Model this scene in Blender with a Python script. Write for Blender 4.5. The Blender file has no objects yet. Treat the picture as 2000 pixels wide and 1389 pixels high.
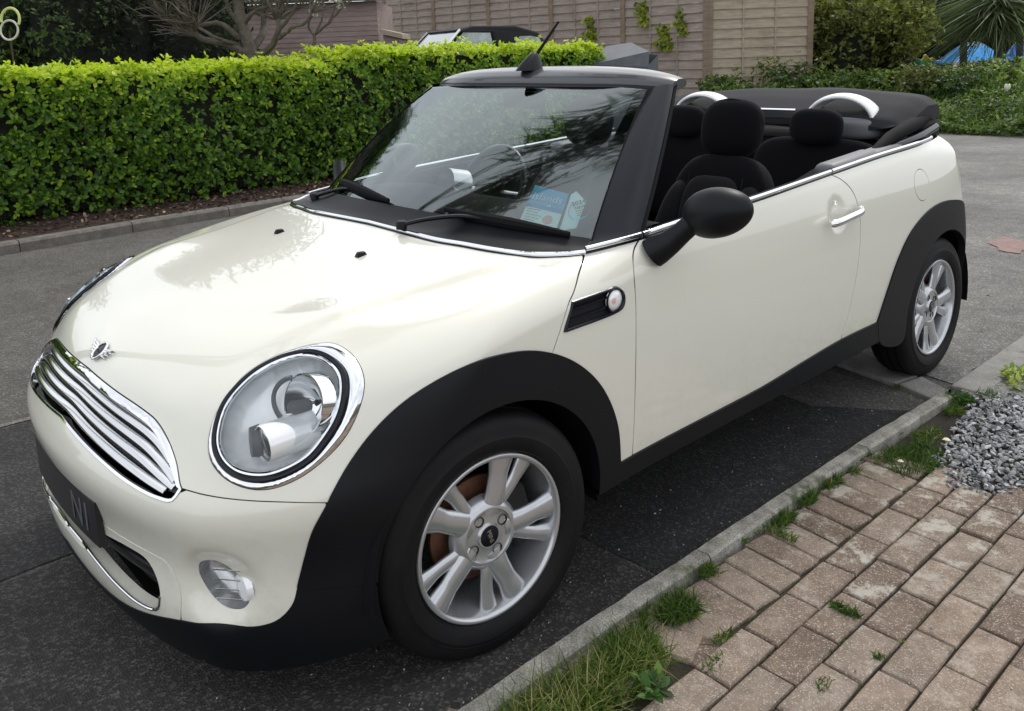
import bpy, math, random
import numpy as np
from mathutils import Vector, Matrix
from mathutils.geometry import delaunay_2d_cdt
R = math.radians
scene = bpy.context.scene
col = scene.collection

# ---------------------------------------------------------------- camera
def look_basis(yaw, pitch, roll):
    cy, sy, cp, sp = math.cos(yaw), math.sin(yaw), math.cos(pitch), math.sin(pitch)
    d = Vector((sy*cp, cy*cp, sp)); r = d.cross(Vector((0, 0, 1))).normalized(); u = r.cross(d)
    cr, sr = math.cos(roll), math.sin(roll)
    return cr*r + sr*u, -sr*r + cr*u, d
cr_, cu_, cd_ = look_basis(-0.844845, -0.183518, -0.034289)
cam_data = bpy.data.cameras.new('camera')
cam = bpy.data.objects.new('camera', cam_data); col.objects.link(cam)
m = Matrix((cr_, cu_, -cd_)).transposed().to_4x4(); m.translation = Vector((2.2178, -1.1664, 1.42273))
cam.matrix_world = m
cam_data.sensor_width = 36; cam_data.lens = 1657.9/2000*36
cam_data.shift_y = -280.7/2000
cam_data.clip_start = .05; cam_data.clip_end = 1000
scene.camera = cam

# ---------------------------------------------------------------- daylight
SUN_EL, SUN_AZ = R(50), R(-20)      # azimuth measured from +Y towards +X
world = bpy.data.worlds.new('World'); scene.world = world; world.use_nodes = True
nt = world.node_tree; bg = nt.nodes['Background']
sky = nt.nodes.new('ShaderNodeTexSky'); sky.sky_type = 'NISHITA'; sky.sun_disc = False
sky.sun_elevation = SUN_EL; sky.sun_rotation = SUN_AZ
sky.air_density = 1.0; sky.dust_density = 6.0; sky.ozone_density = 1.0
bg.inputs['Strength'].default_value = .12
# thin broken cloud over the blue
tc = nt.nodes.new('ShaderNodeTexCoord'); mp = nt.nodes.new('ShaderNodeMapping'); mp.inputs['Scale'].default_value = (1, 1, 2.2)
nz = nt.nodes.new('ShaderNodeTexNoise'); nz.inputs['Scale'].default_value = 1.7; nz.inputs['Detail'].default_value = 7; nz.inputs['Roughness'].default_value = .6
rp = nt.nodes.new('ShaderNodeValToRGB'); rp.color_ramp.elements[0].position = .30; rp.color_ramp.elements[1].position = .62
rp.color_ramp.elements[0].color = (.45, .45, .45, 1); rp.color_ramp.elements[1].color = (1, 1, 1, 1)
mx = nt.nodes.new('ShaderNodeMix'); mx.data_type = 'RGBA'; mx.inputs[7].default_value = (11.0, 11.3, 11.8, 1)
nt.links.new(tc.outputs['Generated'], mp.inputs[0]); nt.links.new(mp.outputs[0], nz.inputs['Vector']); nt.links.new(nz.outputs['Fac'], rp.inputs[0])
nt.links.new(rp.outputs[0], mx.inputs[0]); nt.links.new(sky.outputs[0], mx.inputs[6]); nt.links.new(mx.outputs[2], bg.inputs['Color'])
sun_d = bpy.data.lights.new('sun', 'SUN'); sun_d.energy = 1.5; sun_d.angle = R(12); sun_d.color = (1, .96, .90)
sun = bpy.data.objects.new('sun', sun_d); col.objects.link(sun)
sd = Vector((math.sin(SUN_AZ)*math.cos(SUN_EL), math.cos(SUN_AZ)*math.cos(SUN_EL), math.sin(SUN_EL)))
sun.rotation_euler = sd.to_track_quat('Z', 'Y').to_euler()
vs = scene.view_settings; vs.view_transform = 'Standard'; vs.look = 'None'; vs.gamma = 1; vs.exposure = 0.07
# ---------------------------------------------------------------- the body surface

class Spl:
    """natural cubic spline, linear outside"""
    def __init__(s,xs,ys):
        x=s.x=np.array(xs,float); y=s.y=np.array(ys,float); n=len(x); h=np.diff(x)
        A=np.zeros((n,n)); b=np.zeros(n); A[0,0]=A[-1,-1]=1
        for i in range(1,n-1):
            A[i,i-1]=h[i-1]; A[i,i]=2*(h[i-1]+h[i]); A[i,i+1]=h[i]
            b[i]=6*((y[i+1]-y[i])/h[i]-(y[i]-y[i-1])/h[i-1])
        s.m=np.linalg.solve(A,b); s.h=h
    def __call__(s,t):
        t=np.asarray(t,float); i=np.clip(np.searchsorted(s.x,t)-1,0,len(s.h)-1)
        tc=np.clip(t,s.x[0],s.x[-1]); h=s.h[i]; a=(s.x[i+1]-tc)/h; b=(tc-s.x[i])/h
        v=a*s.y[i]+b*s.y[i+1]+((a**3-a)*s.m[i]+(b**3-b)*s.m[i+1])*h*h/6
        sl0=(s.y[1]-s.y[0])/s.h[0]-s.m[1]*s.h[0]/6; sl1=(s.y[-1]-s.y[-2])/s.h[-1]+s.m[-2]*s.h[-1]/6
        return v+np.where(t<s.x[0],(t-s.x[0])*sl0,0)+np.where(t>s.x[-1],(t-s.x[-1])*sl1,0)
def sm(a,b,t):
    t=np.clip((t-a)/(b-a),0,1); return t*t*t*(t*(6*t-15)+10)
# top profile at the centre line, and side crown
ZT=Spl([-.80,-.65,-.50,-.30,0,.25,.45,.8,1.6,2.4,3.0],[.70,.745,.785,.825,.878,.915,.94,1.02,1.08,1.10,1.02])
KX=Spl([-.8,-.4,0,.4,1.0,3],[.09,.065,.05,.05,.08,.10])
YF=Spl([0,.13,.22,.30,.38,.46,.52,.555,.59,.66,.72,.78,.86],[-.60,-.67,-.715,-.725,-.715,-.728,-.737,-.724,-.698,-.650,-.60,-.52,-.36])
YR=Spl([.1,.25,.45,.6,.75,.9,1.0,1.1],[2.90,2.97,3.0,2.985,2.95,2.93,2.90,2.82])
WP=Spl([-.8,-.5,-.2,.1,.5,1.2,1.9,2.3,2.6,3.0],[.76,.80,.825,.838,.835,.838,.838,.840,.834,.785])
WZ=Spl([.1,.2,.32,.45,.6,.7,.8,.9,1.0,1.1],[-.03,-.022,-.012,-.003,0,-.004,-.014,-.032,-.062,-.11])
XC=Spl([-.45,-.25,-.1,.1,.35,.6],[.49,.53,.555,.595,.665,.74])
def fbody(P):
    x=np.abs(P[...,0]); y=P[...,1]; z=P[...,2]
    T=z-(ZT(y)-KX(y)*x*x+.013*sm(.055,-.03,x-XC(y))*sm(.45,.15,y)+.030*np.exp(-((x-.60)/.17)**2-((y+.34)/.24)**2))
    S=x-(WP(y)+WZ(z)+.010*np.exp(-((z-.52)/.08)**2)*sm(-.25,-.5,y))
    F=YF(np.maximum(z,.0))+.24*x*x+.5*np.minimum(x,1.2)**6-y
    R=y-(YR(z)-.22*x*x)
    r=.0
    def fil(a,b,r): 
        return np.minimum(np.maximum(a,b),-r)+np.sqrt(np.maximum(a+r,0)**2+np.maximum(b+r,0)**2)
    rt=.078
    g=fil(F,S,.20); g=fil(g,R,.16); g=fil(g,T,rt+.0*y)
    return g

def fdish(P):
    x=np.abs(P[...,0]); y=P[...,1]; z=P[...,2]
    d=lambda cx,cy,cz: (x-cx)**2+(y-cy)**2+(z-cz)**2
    return fbody(P)+.034*np.exp(-(d(.622,-.59,.362)/.075**2)**2)+.016*np.exp(-(d(.835,1.575,.845)/.055**2)**3)
# ---------------------------------------------------------------- helpers
def mat(name, color=(.5, .5, .5), rough=.5, metal=0, spec=.5, coat=0, coat_rough=.03, bump=None, var=None, sheen=0, trans=0, ior=1.5, subsurf=0):
    m = bpy.data.materials.new(name); m.use_nodes = True; nt = m.node_tree; b = nt.nodes['Principled BSDF']
    b.inputs['Base Color'].default_value = (*color, 1); b.inputs['Roughness'].default_value = rough; b.inputs['Metallic'].default_value = metal
    b.inputs['Specular IOR Level'].default_value = spec; b.inputs['Coat Weight'].default_value = coat; b.inputs['Coat Roughness'].default_value = coat_rough
    b.inputs['Sheen Weight'].default_value = sheen; b.inputs['Transmission Weight'].default_value = trans; b.inputs['IOR'].default_value = ior
    tcn = None
    if bump or var:
        tcn = nt.nodes.new('ShaderNodeTexCoord')
    if bump:
        sc, st, dist = bump
        n = nt.nodes.new('ShaderNodeTexNoise'); n.inputs['Scale'].default_value = sc; n.inputs['Detail'].default_value = 4
        bp_ = nt.nodes.new('ShaderNodeBump'); bp_.inputs['Strength'].default_value = st; bp_.inputs['Distance'].default_value = dist
        nt.links.new(tcn.outputs['Object'], n.inputs['Vector']); nt.links.new(n.outputs['Fac'], bp_.inputs['Height']); nt.links.new(bp_.outputs[0], b.inputs['Normal'])
    if var:   # (scale, other colour, low, high)
        sc, c2, lo, hi = var
        n = nt.nodes.new('ShaderNodeTexNoise'); n.inputs['Scale'].default_value = sc; n.inputs['Detail'].default_value = 6; n.inputs['Roughness'].default_value = .65
        rp = nt.nodes.new('ShaderNodeValToRGB'); rp.color_ramp.elements[0].position = lo; rp.color_ramp.elements[1].position = hi
        rp.color_ramp.elements[0].color = (*color, 1); rp.color_ramp.elements[1].color = (*c2, 1)
        nt.links.new(tcn.outputs['Object'], n.inputs['Vector']); nt.links.new(n.outputs['Fac'], rp.inputs[0]); nt.links.new(rp.outputs[0], b.inputs['Base Color'])
    return m
def link(o, parent=None):
    col.objects.link(o)
    if parent is not None: o.parent = parent
    return o
def mk(name, V, F, m, parent=None, smooth=True, normals=None, auto=None):
    me = bpy.data.meshes.new(name); me.from_pydata([tuple(map(float, v)) for v in V], [], [tuple(map(int, f)) for f in F])
    if isinstance(m, (list, tuple)):
        for q in m: me.materials.append(q)
    elif m: me.materials.append(m)
    me.polygons.foreach_set('use_smooth', [smooth]*len(me.polygons))
    if normals is not None: me.normals_split_custom_set_from_vertices([tuple(map(float, n)) for n in normals])
    elif auto is not None and smooth: me.set_sharp_from_angle(angle=R(auto))
    me.update()
    return link(bpy.data.objects.new(name, me), parent)
class MB:
    def __init__(s): s.V = []; s.F = []; s.M = []
    def add(s, V, F, mi=0):
        o = len(s.V); s.V += [tuple(map(float, v)) for v in V]; s.F += [tuple(int(i)+o for i in f) for f in F]; s.M += [mi]*len(F); return s
    def box(s, c, d, rot=None, mi=0, taper=None):
        V = []
        for z in (-.5, .5):
            for x, y in ((-.5, -.5), (.5, -.5), (.5, .5), (-.5, .5)):
                k = taper if (taper and z > 0) else 1
                p = Vector((x*d[0]*k, y*d[1]*k, z*d[2]))
                if rot is not None: p = rot @ p
                V.append(p + Vector(c))
        return s.add(V, [(3, 2, 1, 0), (4, 5, 6, 7), (0, 1, 5, 4), (1, 2, 6, 5), (2, 3, 7, 6), (3, 0, 4, 7)], mi)
    def tube(s, pts, rad, n=8, mi=0, closed=False, up=None, squash=1.0, cap=True):
        P = [Vector(p) for p in pts]; k = len(P); rr = rad if hasattr(rad, '__len__') else [rad]*k
        V = []; prev = None
        for i in range(k):
            if closed: t = (P[(i+1) % k]-P[i-1])
            else: t = P[min(i+1, k-1)]-P[max(i-1, 0)]
            t.normalize()
            if up is not None: a = Vector(up) - t*t.dot(Vector(up))
            elif prev is None:
                a = Vector((0, 0, 1)) if abs(t.z) < .9 else Vector((1, 0, 0)); a = a - t*t.dot(a)
            else: a = prev - t*t.dot(prev)
            a.normalize(); prev = a; b = t.cross(a)
            for j in range(n):
                w = 2*math.pi*j/n; V.append(P[i] + (a*math.cos(w)*squash + b*math.sin(w))*rr[i])
        F = []
        for i in range(k if closed else k-1):
            for j in range(n):
                a0 = i*n+j; a1 = i*n+(j+1) % n; b0 = ((i+1) % k)*n+j; b1 = ((i+1) % k)*n+(j+1) % n
                F.append((a0, a1, b1, b0))
        if cap and not closed: F += [tuple(range(n))[::-1], tuple((k-1)*n+j for j in range(n))]
        return s.add(V, F, mi)
    def lathe(s, prof, n=48, axis='x', c=(0, 0, 0), mi=0, closed=False, caps=False):
        V = []
        for (a, r) in prof:
            for j in range(n):
                w = 2*math.pi*j/n; q = (r*math.cos(w), r*math.sin(w))
                p = {'x': (a, q[0], q[1]), 'y': (q[0], a, q[1]), 'z': (q[0], q[1], a)}[axis]
                V.append(Vector(p)+Vector(c))
        F = []; k = len(prof)
        for i in range(k if closed else k-1):
            for j in range(n):
                F.append((i*n+j, i*n+(j+1) % n, ((i+1) % k)*n+(j+1) % n, ((i+1) % k)*n+j))
        if caps: F += [tuple(range(n)), tuple((k-1)*n+j for j in range(n))]
        return s.add(V, F, mi)
    def grid(s, fn, nu, nv, mi=0, closeu=False):
        V = [fn(i/(nu if closeu else nu-1), j/(nv-1)) for j in range(nv) for i in range(nu)]
        F = []
        for j in range(nv-1):
            for i in range(nu if closeu else nu-1):
                F.append((j*nu+i, j*nu+(i+1) % nu, (j+1)*nu+(i+1) % nu, (j+1)*nu+i))
        return s.add(V, F, mi)
    def xf(s, M): s.V = [tuple(M @ Vector(v)) for v in s.V]; return s
    def flipx(s): s.V = [(-v[0], v[1], v[2]) for v in s.V]; s.F = [f[::-1] for f in s.F]; return s
    def build(s, name, m, parent=None, smooth=True, auto=35, bevel=0, seg=2):
        o = mk(name, s.V, s.F, m, parent, smooth, auto=auto)
        if isinstance(m, (list, tuple)): o.data.polygons.foreach_set('material_index', s.M)
        if bevel:
            b = o.modifiers.new('bevel', 'BEVEL'); b.width = bevel; b.segments = seg; b.limit_method = 'ANGLE'; b.angle_limit = R(40); b.harden_normals = False
        return o
def fixnormals(o):
    import bmesh
    bm = bmesh.new(); bm.from_mesh(o.data); bmesh.ops.recalc_face_normals(bm, faces=bm.faces); bm.to_mesh(o.data); bm.free(); return o
def tag(o, label=None, cat=None, group=None, kind=None):
    if label: o['label'] = label
    if cat: o['category'] = cat
    if group: o['group'] = group
    if kind: o['kind'] = kind
    return o
def empty(name, loc=(0, 0, 0), rz=0):
    o = bpy.data.objects.new(name, None); o.empty_display_size = .2; o.location = loc; o.rotation_euler = (0, 0, rz); return link(o)
def catmull(P, step, closed=False):
    P = np.array(P, float); n = len(P)
    if n == 2 and not closed:
        k = max(1, int(np.linalg.norm(P[1]-P[0])/step)); return P[0]+(P[1]-P[0])*np.linspace(0, 1, k+1)[:, None]
    if closed: Q = np.vstack([P[-1:], P, P[:2]])
    else: Q = np.vstack([2*P[0]-P[1], P, 2*P[-1]-P[-2]])
    out = []
    for i in range(n if closed else n-1):
        p0, p1, p2, p3 = Q[i:i+4]
        d01, d12, d23 = [max(np.linalg.norm(b-a), 1e-6)**.5 for a, b in ((p0, p1), (p1, p2), (p2, p3))]
        m1 = (p2-p1)+d12*((p1-p0)/d01-(p2-p0)/(d01+d12)); m2 = (p2-p1)+d12*((p3-p2)/d23-(p3-p1)/(d12+d23))
        for t in np.linspace(0, 1, 9)[:-1]:
            out.append((2*t**3-3*t**2+1)*p1+(t**3-2*t**2+t)*m1+(-2*t**3+3*t**2)*p2+(t**3-t**2)*m2)
    if not closed: out.append(P[-1])
    else: out.append(P[0])
    out = np.array(out); s = np.r_[0, np.cumsum(np.linalg.norm(np.diff(out, axis=0), axis=1))]
    k = max(2, int(round(s[-1]/step))); t = np.linspace(0, s[-1], k+1)
    res = np.stack([np.interp(t, s, out[:, i]) for i in range(3)], 1)
    return res[:-1] if closed else res
def mir(P): return np.array(P, float)*[-1, 1, 1]
def chain(*segs):
    out = [np.array(segs[0])]
    for s in segs[1:]:
        s = np.array(s)
        if np.linalg.norm(s[0]-out[-1][-1]) < .012: s = s[1:]
        out.append(s)
    o = np.vstack(out)
    return o[:-1] if np.linalg.norm(o[0]-o[-1]) < .004 else o
def grad(f, P, e=6e-4):
    G = np.stack([f(P+np.eye(3)[k]*e)-f(P-np.eye(3)[k]*e) for k in range(3)], -1)
    return G/np.linalg.norm(G, axis=-1, keepdims=True)
def patch_geo(loops, O, C, h=.018, f=None, level=0, gap=0, disp=None):
    """mesh of the body surface f=level inside the loops (first outer, others holes)"""
    O = np.array(O, float); C = np.array(C, float); C /= np.linalg.norm(C)
    e1 = np.cross(C, [0, 0, 1.]); e1 /= np.linalg.norm(e1); e2 = np.cross(e1, C)
    def to2(P):
        d = P-O; d = d/np.linalg.norm(d, axis=1, keepdims=True)
        return np.stack([d@e1, d@e2], 1)*(2/(1+d@C))[:, None]
    def to3(q):
        r2 = (q**2).sum(1)/4; k = 1/(1+r2)
        return q[:, :1]*e1*k[:, None]+q[:, 1:]*e2*k[:, None]+C*((1-r2)*k)[:, None]
    L2 = []; D = []
    for i, L in enumerate(loops):
        L = np.array(L, float); q = to2(L); dist = np.linalg.norm(L-O, axis=1)
        if gap:
            a = np.roll(q, 1, 0); b = np.roll(q, -1, 0); t1 = q-a; t2 = b-q
            t1 /= np.linalg.norm(t1, axis=1, keepdims=True)+1e-12; t2 /= np.linalg.norm(t2, axis=1, keepdims=True)+1e-12
            area = (q[:, 0]*b[:, 1]-b[:, 0]*q[:, 1]).sum(); sg = 1 if area > 0 else -1
            if i > 0: sg = -sg
            n = np.stack([-(t1+t2)[:, 1], (t1+t2)[:, 0]], 1); ln = np.linalg.norm(n, axis=1, keepdims=True); n = n/np.maximum(ln, .5)*sg
            sc = (4+(q**2).sum(1))/4
            q = q+n*(gap/dist*sc*2/np.maximum(ln[:, 0], .9))[:, None]
        L2.append(q); D.append(dist.mean())
    dm = np.mean(D)
    bp_ = np.vstack(L2); lo = bp_.min(0); hi = bp_.max(0); hh = h/dm
    gx = np.arange(lo[0]+hh*.37, hi[0], hh); gy = np.arange(lo[1]+hh*.41, hi[1], hh*.87)
    X, Y = np.meshgrid(gx, gy); X = X+(np.arange(len(gy)) % 2)[:, None]*hh*.5; G = np.stack([X.ravel(), Y.ravel()], 1)
    def inside(p):
        ins = np.zeros(len(p), bool)
        for q in L2:
            a = q; b = np.roll(q, -1, 0)
            for (x1, y1), (x2, y2) in zip(a, b):
                if y1 == y2: continue
                c_ = ((y1 > p[:, 1]) != (y2 > p[:, 1])) & (p[:, 0] < (x2-x1)*(p[:, 1]-y1)/(y2-y1)+x1); ins ^= c_
        return ins
    G = G[inside(G)]
    def bdist(p):
        d = np.full(len(p), 1e9)
        for q in L2:
            b = np.roll(q, -1, 0); ab = b-q; l2 = (ab**2).sum(1)+1e-15
            for i0 in range(0, len(p), 4000):
                pp = p[i0:i0+4000]; t = np.clip(((pp[:, None]-q)*ab).sum(2)/l2, 0, 1)
                d[i0:i0+4000] = np.minimum(d[i0:i0+4000], np.sqrt((((pp[:, None]-q)-t[..., None]*ab)**2).sum(2)).min(1))
        return d
    dG = bdist(G) if len(G) else np.zeros(0)
    keep = dG > hh*.45; G = G[keep]; dG = dG[keep]
    pts = np.vstack([bp_, G]); edges = []; o = 0; loopidx = []
    for q in L2:
        n = len(q); edges += [(o+i, o+(i+1) % n) for i in range(n)]; loopidx.append(list(range(o, o+n))); o += n
    rv, re_, rf, ov, oe, of = delaunay_2d_cdt([Vector(p) for p in pts], edges, [], 0, 1e-7)
    q2 = np.array([tuple(v) for v in rv]); mapv = {}
    for i, l in enumerate(ov):
        for k in l: mapv[k] = i
    F = np.array([list(t) for t in rf if len(t) == 3]); cen = q2[F].mean(1); F = F[inside(cen)]
    d = to3(q2)
    lo_t = np.zeros(len(d)); hi_t = np.full(len(d), 3.2)
    ff = f or fdish
    ts = np.linspace(.02, 3.2, 160)
    # first sign change along each ray from inside
    first = np.full(len(d), np.nan)
    for a, b in zip(ts[:-1], ts[1:]):
        m_ = np.isnan(first)
        if not m_.any(): break
        v = ff(O+b*d[m_])-level; idx = np.where(m_)[0][v > 0]; first[idx] = a
    first = np.nan_to_num(first, nan=1.0); lo_t = first; hi_t = first+(ts[1]-ts[0])*1.001
    for _ in range(22):
        mid = (lo_t+hi_t)/2; v = ff(O+mid[:, None]*d)-level; lo_t = np.where(v > 0, lo_t, mid); hi_t = np.where(v > 0, mid, hi_t)
    P = O+lo_t[:, None]*d; N = grad(ff, P)
    if disp is not None:
        bd = bdist(q2); t = np.clip(bd/bd.max(), 0, 1)
        used = np.array([mapv[i] for l in loopidx for i in l]); t[used] = 0
        P = P+N*np.array([disp(a) for a in t])[:, None]
    # orient faces outwards
    a, b, c = P[F[:, 0]], P[F[:, 1]], P[F[:, 2]]; fn = np.cross(b-a, c-a); bad = (fn*N[F[:, 0]]).sum(1) < 0; F[bad] = F[bad][:, ::-1]
    return P, N, F, [[mapv[i] for i in l] for l in loopidx]
def patch(name, m, parent, loops, O, C, depth=.02, mirror=False, disp=None, join_mirror=False, **kw):
    P, N, F, LI = patch_geo(loops, O, C, disp=disp, **kw)
    V = [P]; NN = [N]; FF = [tuple(f) for f in F]; o = len(P)
    if disp is not None:   # numerical vertex normals of the displaced surface
        n2 = np.zeros_like(P); fn = np.cross(P[F[:, 1]]-P[F[:, 0]], P[F[:, 2]]-P[F[:, 0]])
        for k in range(3): np.add.at(n2, F[:, k], fn)
        n2 /= np.linalg.norm(n2, axis=1, keepdims=True)+1e-12
        for _ in range(3):
            acc_ = n2*.5
            for k in range(3): np.add.at(acc_, F[:, k], (n2[F[:, (k+1) % 3]]+n2[F[:, (k+2) % 3]])*.5)
            n2 = acc_/(np.linalg.norm(acc_, axis=1, keepdims=True)+1e-12)
        NN = [n2]
    if depth:
        for L in LI:
            n = len(L); p = P[L]; nn = N[L]
            t = np.roll(p, -1, 0)-np.roll(p, 1, 0); t /= np.linalg.norm(t, axis=1, keepdims=True)+1e-9
            # edge normal: pick side pointing away from the panel
            s = np.cross(t, nn); s /= np.linalg.norm(s, axis=1, keepdims=True)+1e-9
            nb = P[F].mean(1)
            test = p[0]+s[0]*.002; 
            sgn = 1
            # interior side: mean of faces touching the first vertices
            acc = 0
            for kk in range(0, n, max(1, n//12)):
                tri = F[(F == L[kk]).any(1)]
                if len(tri): acc += ((P[tri].mean((0, 1))-p[kk])@s[kk])
            if acc > 0: s = -s
            r0 = p+0; r1 = p+s*.0008-nn*.0012; r2 = p+s*.0009-nn*depth
            V += [r0, r1, r2]; NN += [(nn*.8+s*.6)/np.linalg.norm(nn*.8+s*.6, axis=1, keepdims=True), s, s]
            for i in range(n):
                j = (i+1) % n
                for a in (0, 1): FF.append((o+a*n+i, o+a*n+j, o+(a+1)*n+j, o+(a+1)*n+i))
            o += 3*n
    V = np.vstack(V); NN = np.vstack(NN)
    if join_mirror:
        k = len(V); V2 = mir(V); V = np.vstack([V, V2]); NN = np.vstack([NN, mir(NN)]); FF = FF+[tuple(i+k for i in f[::-1]) for f in FF]
    def ordered(V, NN, FF):
        out = []
        for f in FF:
            a, b, c = V[f[0]], V[f[1]], V[f[2]]; g = np.cross(b-a, c-a)
            out.append(f if g@NN[f[0]] >= 0 or np.linalg.norm(g) < 1e-12 else f[::-1])
        return out
    FF = ordered(V, NN, FF)
    obs = [mk(name, V, FF, m, parent, True, NN)]
    if mirror:
        V2 = mir(V); N2 = mir(NN); obs.append(mk(name, V2, [f[::-1] for f in FF], m, parent, True, N2))
    return obs
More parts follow.
